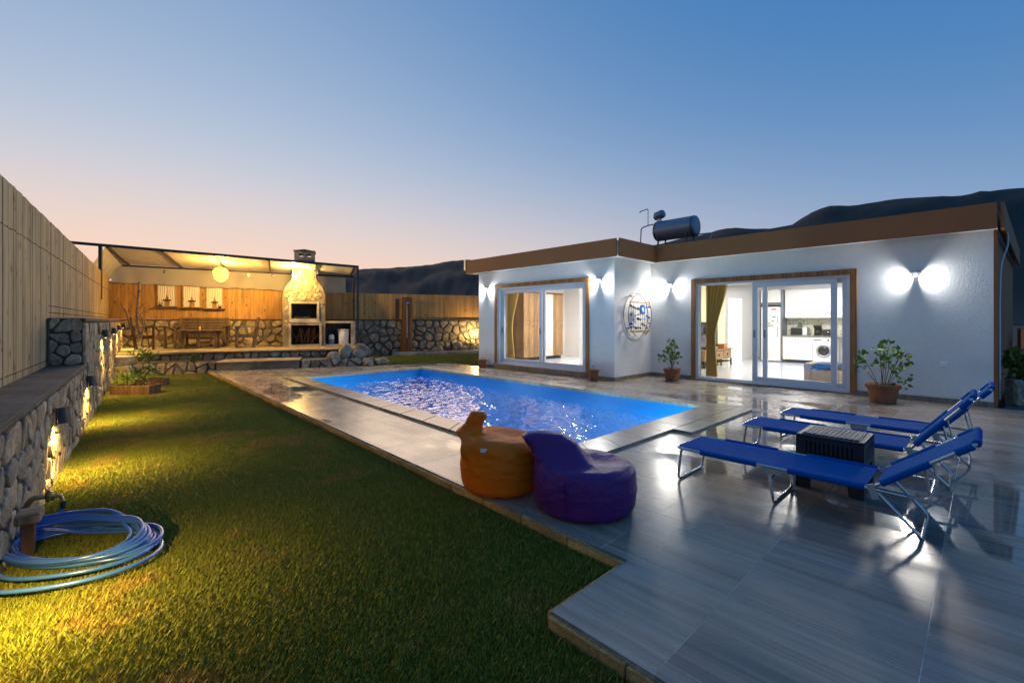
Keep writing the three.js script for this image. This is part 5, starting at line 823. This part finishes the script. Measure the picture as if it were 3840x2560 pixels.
// ------------------------------------------------------------------ lamps along the garden wall
{
  const hs = [0.5, 0.53, 0.55, 1.12, 1.12, 1.16, 1.2], lab = ['black half-round wall light nearest the camera, beside the hose', 'black half-round wall light on the low wall above the coiled hose', 'black half-round wall light at the far end of the low wall', 'first black wall light on the taller wall', 'second black wall light on the taller wall', 'third black wall light on the taller wall by the terrace', 'last black wall light at the back corner'];
  for (let k = 0; k < 7; k++) {
    const z = -2.9 - 2.7 * k + 0, y = hs[k], t = thing('wall_spotlight', lab[k], 'wall light', [wallX(z) + 0.045, y, z], TH_L, 'wall lights along the garden wall');
    const sh = new THREE.CylinderGeometry(0.062, 0.085, 0.13, 18, 1, true, -Math.PI / 2, Math.PI); part(t, 'hood', sh.translate(0, 0, 0.012), M.black); const cap = new THREE.CylinderGeometry(0.062, 0.062, 0.01, 18, 1, false, -Math.PI / 2, Math.PI); part(t, 'cap', cap.translate(0, 0.066, 0.012), M.black); part(t, 'back_plate', rbox(0.17, 0.15, 0.012, 0.003, 0, 0.0, 0.004), M.black);
    part(t, 'bulb_light', new THREE.SphereGeometry(0.02, 10, 8).translate(0, -0.056, 0.036), mat({ color: L(0.9, 0.85, 0.7), emissive: L(1, 0.75, 0.35), emissiveIntensity: 3 }));
    const p = V(0, -0.056, 0.036).applyAxisAngle(V(0, 1, 0), TH_L).add(t.position), sp = new THREE.SpotLight(L(1, 0.63, 0.15), 11.5, 0, 1.36, 0.9); sp.position.copy(p); const e = V(0, -1, 0.3).applyAxisAngle(V(0, 1, 0), TH_L).add(t.position); sp.target.position.copy(e); sp.castShadow = true; sp.shadow.radius = 0.8; scene.add(sp, sp.target);
  }
}
{ // tap and coiled hose
  const t = thing('garden_tap', 'brass garden tap on a short pipe by the stone wall', 'tap', [-0.14, LAWN, -4.34], TH_L);
  part(t, 'pipe', tube([V(0.0, 0.0, -0.09), V(0, 0.2, -0.09), V(0, 0.27, -0.06), V(0, 0.27, 0.0)], 0.016, 20, 8), M.brass); part(t, 'body', lathe([[0, -0.03], [0.022, -0.03], [0.022, 0.03], [0, 0.03]], 12).translate(0, 0.27, 0.02), M.brass); part(t, 'handle', rspan(-0.045, 0.045, 0.31, 0.322, 0.012, 0.028, 0.004), M.brass); part(t, 'spout', tube([V(0, 0.262, 0.03), V(0, 0.26, 0.07), V(0, 0.22, 0.085)], 0.012, 10, 8), M.brass);
  const st = thing('tap_post', 'stubby wooden post with a cross block beside the tap', 'post', [-0.2, LAWN, -3.98], TH_L); part(st, 'upright', rspan(-0.03, 0.03, 0, 0.24, -0.03, 0.03), M.darkWood); part(st, 'block', rspan(-0.08, 0.08, 0.241, 0.3, -0.05, 0.06, 0.01), M.bark);
  const h = thing('garden_hose', 'coiled blue garden hose lying on the lawn by the wall', 'hose', [0.07, LAWN + 0.03, -3.86], -0.766), r = rng(111), pts = [];
  // local x runs across the view, z towards the camera
  const tap = V(-0.14, LAWN + 0.2, -4.34).add(V(0.085, 0, 0.0)).sub(h.position).applyAxisAngle(V(0, 1, 0), 0.766);
  pts.push(tap, tap.clone().add(V(0.03, -0.09, 0.03)), V(-0.02, 0.05, -0.22), V(0.16, 0.02, -0.2));
  const loops = 11, per = 12;
  for (let k = 0; k < loops; k++) { const a0 = 0.40 + 0.05 * (r() - 0.5) - 0.012 * (k % 4), b0 = 0.235 + 0.045 * (r() - 0.5), cx = -0.02 + 0.07 * (r() - 0.5) - (k > 5 ? 0.05 : 0), cz = 0.03 * (r() - 0.5) + (k > 5 ? 0.05 : 0); for (let i = 0; i < per; i++) { const f = -0.9 + i / per * 6.283, y = 0.012 + 0.009 * k * (0.5 + 0.5 * Math.cos(f * 1.0 + 2.2)) + 0.006 * r() + 0.004 * k; pts.push(V(cx + a0 * Math.cos(f), y, cz + b0 * Math.sin(f))); } }
  // two wide loose loops
  for (const [a0, b0, cx, cz] of [[0.44, 0.3, -0.02, 0.1], [0.5, 0.36, 0.0, 0.16]]) for (let i = 0; i < per; i++) { const f = -0.9 + i / per * 6.283; pts.push(V(cx + a0 * Math.cos(f), 0.012 + (Math.cos(f) < -0.5 ? 0.07 : 0.012 * (1 + Math.sin(f))), cz + b0 * Math.sin(f))); }
  part(h, 'hose', tube(pts, 0.0115, 900, 8), M.hose); part(h, 'coupling', rod(tap.clone().add(V(0, 0.02, 0)), tap.clone().add(V(0.003, -0.03, 0.004)), 0.016, 10), M.dark);
}

// ------------------------------------------------------------------ folding loungers
function lounger(x, z, back, label, turn = 0) {
  const t = thing('sun_lounger', label, 'sun lounger', [x, 0.001, z], turn, 'blue folding sun loungers'), w = 0.26, h = 0.275, hz = 1.3, len = 0.6, c = Math.cos(back), s = Math.sin(back), r = 0.011;
  const cloth = (p0, p1, sag) => { const pos = [], idx = [], uv = [], nu = 12, nv = 20; for (let j = 0; j <= nv; j++) for (let i = 0; i <= nu; i++) { const u = i / nu, v = j / nv, x0 = mix(-w + 0.004, w - 0.004, u), e = 1 - (2 * u - 1) ** 2, p = p0.clone().lerp(p1, v); pos.push(x0, p.y + 0.014 - sag * e * Math.sin(Math.PI * clamp(v, 0.03, 0.97)) - (Math.abs(2 * u - 1) > 0.97 ? 0.012 : 0), p.z); uv.push(x0, v * p0.distanceTo(p1)); if (i < nu && j < nv) { const q = j * (nu + 1) + i; idx.push(q, q + nu + 2, q + 1, q, q + nu + 1, q + nu + 2); } } const n = (nu + 1) * (nv + 1); for (let k = 0; k < n; k++) { pos.push(pos[3 * k], pos[3 * k + 1] - 0.004, pos[3 * k + 2]); uv.push(uv[2 * k], uv[2 * k + 1]); } const m = idx.length; for (let k = 0; k < m; k += 3) idx.push(idx[k] + n, idx[k + 2] + n, idx[k + 1] + n); const g = new THREE.BufferGeometry(); g.setAttribute('position', new THREE.Float32BufferAttribute(pos, 3)); g.setAttribute('uv', new THREE.Float32BufferAttribute(uv, 2)); g.setIndex(idx); g.computeVertexNormals(); return g; };
  const bp = (d, off = 0) => V(0, h + d * s + off * c, hz + d * c - off * s);
  part(t, 'seat_cloth', cloth(V(0, h, 0.0), V(0, h, hz - 0.02), 0.018), M.canvasBlue); part(t, 'back_cloth', cloth(bp(0.03), bp(len), 0.012), M.canvasBlue);
  const sleeve = (p, q) => { const g = rod(p, q, 0.021, 10); return g; };
  // side tubes, with cloth sleeves between the bare brackets
  for (const sx of [-1, 1]) {
    part(t, 'side_rail', tube([V(sx * (w - 0.05), h, -0.012), V(sx * (w - 0.012), h, 0.0), V(sx * w, h, 0.05), V(sx * w, h, 0.6), V(sx * w, h, hz - 0.05), V(sx * w, h - 0.005, hz + 0.18)], r, 30, 8, false, 0.1), M.steel);
    for (const [a, b] of [[0.2, 0.62], [0.83, hz - 0.03]]) part(t, 'cloth_sleeve', sleeve(V(sx * w, h, a), V(sx * w, h, b)), M.canvasBlue);
    part(t, 'back_rail', tube([bp(0.03).setX(sx * w), bp(len * 0.5).setX(sx * w), bp(len - 0.05).setX(sx * w), bp(len).setX(sx * (w - 0.012)), bp(len + 0.012).setX(sx * (w - 0.05))], r, 24, 8, false, 0.1), M.steel); for (const [a, b] of [[0.07, 0.36], [0.5, len - 0.01]]) part(t, 'cloth_sleeve', sleeve(bp(a).setX(sx * w), bp(b).setX(sx * w)), M.canvasBlue);
    part(t, 'bracket', rspan(sx * w - 0.006, sx * w + 0.006, h - 0.05, h + 0.006, 0.66, 0.8, 0.003), M.galv); part(t, 'hinge_plate', bar(V(sx * (w + 0.012), h - 0.06, hz + 0.03), V(sx * (w + 0.012), h + 0.03, hz - 0.0), 0.006, 0.04), M.galv);
    part(t, 'prop', rod(bp(0.33).setX(sx * (w - 0.02)), V(sx * (w - 0.02), h - 0.01, hz + 0.17 + 0.15 * c), 0.008, 7), M.steel); part(t, 'ratchet_arm', bar(V(sx * (w - 0.015), h, hz - 0.02), V(sx * (w - 0.015), h - 0.01, hz + 0.3), 0.007, 0.022), M.galv);
  }
  part(t, 'foot_bar', rod(V(-w + 0.05, h, -0.012), V(w - 0.05, h, -0.012), r, 8), M.steel); part(t, 'head_bar', rod(bp(len + 0.012).setX(-w + 0.05), bp(len + 0.012).setX(w - 0.05), r, 8), M.steel); part(t, 'head_sleeve', rod(bp(len + 0.008).setX(-w + 0.03), bp(len + 0.008).setX(w - 0.03), 0.022, 10), M.canvasBlue); part(t, 'cross_bar', rod(V(-w, h - 0.004, hz + 0.28), V(w, h - 0.004, hz + 0.28), r, 8), M.steel);
  const U = (zt, zb, nm) => part(t, nm, tube([V(-w + 0.02, h - 0.01, zt), V(-w + 0.015, h * 0.6, mix(zt, zb, 0.45)), V(-w + 0.02, 0.05, mix(zt, zb, 0.93)), V(-w + 0.05, r, zb), V(0, r, zb), V(w - 0.05, r, zb), V(w - 0.02, 0.05, mix(zt, zb, 0.93)), V(w - 0.015, h * 0.6, mix(zt, zb, 0.45)), V(w - 0.02, h - 0.01, zt)], r, 60, 8, false, 0.25), M.steel);
  U(0.03, 0.0, 'leg'); U(0.7, 0.73, 'leg'); U(hz + 0.02, hz + 0.24, 'leg');
  part(t, 'leg_brace', tube([V(-w + 0.02, h * 0.62, 0.715), V(-0.1, h * 0.9, 0.74), V(0.1, h * 0.9, 0.74), V(w - 0.02, h * 0.62, 0.715)], 0.007, 20, 6), M.steel);
}
lounger(3.95, -1.81, 0.66, 'blue sun lounger nearest the camera with its back set low');
lounger(5.25, -1.74, 0.9, 'middle blue sun lounger behind the black table');
lounger(6.15, -1.64, 0.88, 'blue sun lounger nearest the house');

{ // black plastic side table
  const t = thing('side_table', 'black plastic side table with slotted sides between the loungers', 'side table', [4.5, 0.001, -0.85]), w = 0.225, d = 0.225, H = 0.43;
  part(t, 'top', rbox(2 * w, 0.02, 2 * d, 0.008, 0, H - 0.01, 0, 2), M.black); part(t, 'top_panel', rbox(2 * w - 0.07, 0.008, 2 * d - 0.07, 0.003, 0, H + 0.0035, 0), phys({ color: L(0.07, 0.07, 0.075), roughness: 0.5, bumpMap: fineBump, bumpScale: 0.001 }));
  for (let k = 0; k < 12; k++) part(t, 'top_rib', rbox(2 * w - 0.08, 0.004, 0.012, 0.0015, 0, H + 0.009, -0.17 + k * 0.031), phys({ color: L(0.085, 0.085, 0.09), roughness: 0.5 }));
  const side = (len) => { const s = new THREE.Shape([[-len, 0.41], [len, 0.41], [len + 0.012, 0], [len - 0.085, 0], [len - 0.1, 0.2], [len - 0.13, 0.23], [-len + 0.13, 0.23], [-len + 0.1, 0.2], [-len + 0.085, 0], [-len - 0.012, 0]].map(([x, y]) => new THREE.Vector2(x, y))); for (let k = 0; k < 11; k++) { const x = -0.15 + k * 0.03; s.holes.push(new THREE.Path(rect(x - 0.005, x + 0.005, 0.27, 0.38).map(([a, b]) => new THREE.Vector2(a, b)))); } return uvm(new THREE.ExtrudeGeometry(s, { depth: 0.012, bevelEnabled: false })); };
  part(t, 'inner_shell', [span(-0.19, 0.19, 0.25, 0.4, 0.17, 0.18), span(-0.19, 0.19, 0.25, 0.4, -0.18, -0.17), span(0.181, 0.19, 0.25, 0.4, -0.17, 0.17), span(-0.19, -0.181, 0.25, 0.4, -0.17, 0.17)], M.black);
  for (let k = 0; k < 4; k++) { const g = side(w - (k % 2 ? 0.013 : 0)); g.translate(0, 0, w - 0.012 - (k % 2 ? 0.0 : 0)); g.rotateY(k * Math.PI / 2); part(t, 'side_panel', g, M.black); }
}

// ------------------------------------------------------------------ bean bags
function solid(res, scale, sdf) {
  const mc = new MarchingCubes(res, new THREE.MeshBasicMaterial(), false, false, 120000), s = mc.size, hf = s / 2; mc.isolation = 0;
  for (let k = 0; k < s; k++) for (let j = 0; j < s; j++) for (let i = 0; i < s; i++) mc.field[k * s * s + j * s + i] = -sdf((i - hf) / hf * scale, (j - hf) / hf * scale, (k - hf) / hf * scale);
  mc.update(); const n = mc.count, g = new THREE.BufferGeometry(), p = new Float32Array(mc.positionArray.slice(0, n * 3)).map((v) => v * scale);
  g.setAttribute('position', new THREE.BufferAttribute(p, 3)); const q = mergeVertices(g, 1e-4); q.computeVertexNormals(); return uvm(q);
}
const smin = (a, b, k) => { const h = clamp(0.5 + 0.5 * (b - a) / k); return mix(b, a, h) - k * h * (1 - h); };
const cap = (x, y, z, a, b, r1, r2) => { const dx = b[0] - a[0], dy = b[1] - a[1], dz = b[2] - a[2], t = clamp(((x - a[0]) * dx + (y - a[1]) * dy + (z - a[2]) * dz) / (dx * dx + dy * dy + dz * dz)); return Math.hypot(x - a[0] - dx * t, y - a[1] - dy * t, z - a[2] - dz * t) - mix(r1, r2, t); };
const drum = (x, y, z, R, h0, h1, k) => { const q = Math.hypot(x, z) - R + k, e = Math.abs(y - (h0 + h1) / 2) - (h1 - h0) / 2 + k; return Math.min(Math.max(q, e), 0) + Math.hypot(Math.max(q, 0), Math.max(e, 0)) - k; };
const poly2 = (P, x, y) => { let d = 1e9, s = 1; for (let i = 0, j = P.length - 1; i < P.length; j = i++) { const ex = P[j][0] - P[i][0], ey = P[j][1] - P[i][1], wx = x - P[i][0], wy = y - P[i][1], t = clamp((wx * ex + wy * ey) / (ex * ex + ey * ey)), bx = wx - ex * t, by = wy - ey * t; d = Math.min(d, bx * bx + by * by); const c = [y >= P[i][1], y < P[j][1], ex * wy > ey * wx]; if (c.every((q) => q) || c.every((q) => !q)) s = -s; } return s * Math.sqrt(d); };
const smax = (a, b, k) => -smin(-a, -b, k);
const fold = (n) => 1 - Math.abs(2 * n - 1);
const wr = (x, y, z, s) => { const a = Math.atan2(z, x); return -0.0075 * (fold(fbm((x * 0.6 + z * 0.5 + 2) / 4, (y * 1.9 + 0.35 * x + 2) / 4, 14, 22, 2, s)) - 0.6) * smooth(0.0, 0.3, y) - 0.010 * (fold(fbm((a + 3.2) / 6.4, (y + 1) / 2, 16, 5, 2, s + 3)) - 0.6) * smooth(0.2, 0.03, y) - 0.006 * (fold(fbm((x + z + 2) / 4, (y * 2 + 2) / 4, 34, 50, 2, s + 7)) - 0.6); };
{
  // y is measured from the grid centre: floor at -0.32
  const F = 0.32;
  const p = thing('bean_bag', 'dark purple bean bag chair with a tipped backrest', 'bean bag', [2.70, F + 0.001, -2.04], -0.766);
  const fin = [[-0.34, 0.1], [-0.345, 0.33], [-0.39, 0.42], [-0.455, 0.495], [-0.42, 0.525], [-0.3, 0.53], [-0.17, 0.515], [-0.07, 0.46], [0.0, 0.37], [0.06, 0.28], [0.06, 0.1]];
  part(p, 'cover', solid(116, 0.56, (x, y0, z) => { const y = y0 + F;
    let d = drum(x, y, z, 0.352 + 0.022 * Math.sin(clamp(y / 0.33) * 3.14), 0.0, 0.33 - 0.03 * x, 0.055);
    const seat = Math.hypot((x - 0.13) / 1.35, (y - 0.42) * 1.25, (z + 0.02) / 1.35) - 0.15; d = smax(d, -seat, 0.04);
    const w = mix(0.31, 0.10, smooth(0.2, 0.52, y)) * (1 - 0.35 * smooth(-0.2, -0.46, x)); d = smin(d, smax(poly2(fin, x, y) - 0.005, Math.abs(z + 0.02) - w, 0.075), 0.035);
    return Math.abs(d) < 0.05 ? d + wr(x, y, z, 3) : d; }), M.purple);
  const seam = []; for (let i = 0; i <= 20; i++) { const y = 0.03 + 0.25 * i / 20; seam.push(V(-0.18, y - F, 0.325 + 0.018 * Math.sin(clamp(y / 0.33) * 3.14))); } part(p, 'seam', tube(seam, 0.004, 30, 5), M.purple);
  const o = thing('bean_bag', 'orange bean bag chair with an upright pointed tip', 'bean bag', [2.52, F + 0.001, -2.74], -0.766);
  const tip = [[-0.31, 0.3], [-0.31, 0.4], [-0.365, 0.455], [-0.3, 0.51], [-0.245, 0.61], [-0.15, 0.60], [-0.125, 0.575], [-0.165, 0.5], [-0.15, 0.44], [-0.06, 0.39], [-0.06, 0.3]];
  part(o, 'cover', solid(116, 0.56, (x, y0, z) => { const y = y0 + F;
    let d = drum(x, y, z, 0.312 + 0.025 * Math.sin(clamp(y / 0.42) * 3.14), 0.0, 0.425 - 0.10 * x, 0.07);
    const seat = Math.hypot((x - 0.12) / 1.3, (y - 0.55) * 1.1, (z + 0.02) / 1.3) - 0.16; d = smax(d, -seat, 0.05);
    const w = mix(0.2, 0.05, smooth(0.34, 0.5, y)); d = smin(d, smax(poly2(tip, x, y) - 0.004, Math.abs(z) - w, 0.035), 0.035);
    return Math.abs(d) < 0.05 ? d + wr(x, y, z, 9) : d; }), M.orange);
  part(o, 'brand_patch', rbox(0.05, 0.028, 0.006, 0.002, -0.13, 0.375 - F, 0.3), M.whitePlain);
}

scene.traverse((o) => { if (o.isMesh) { o.castShadow = true; o.receiveShadow = true; } });
renderer.render(scene, camera);
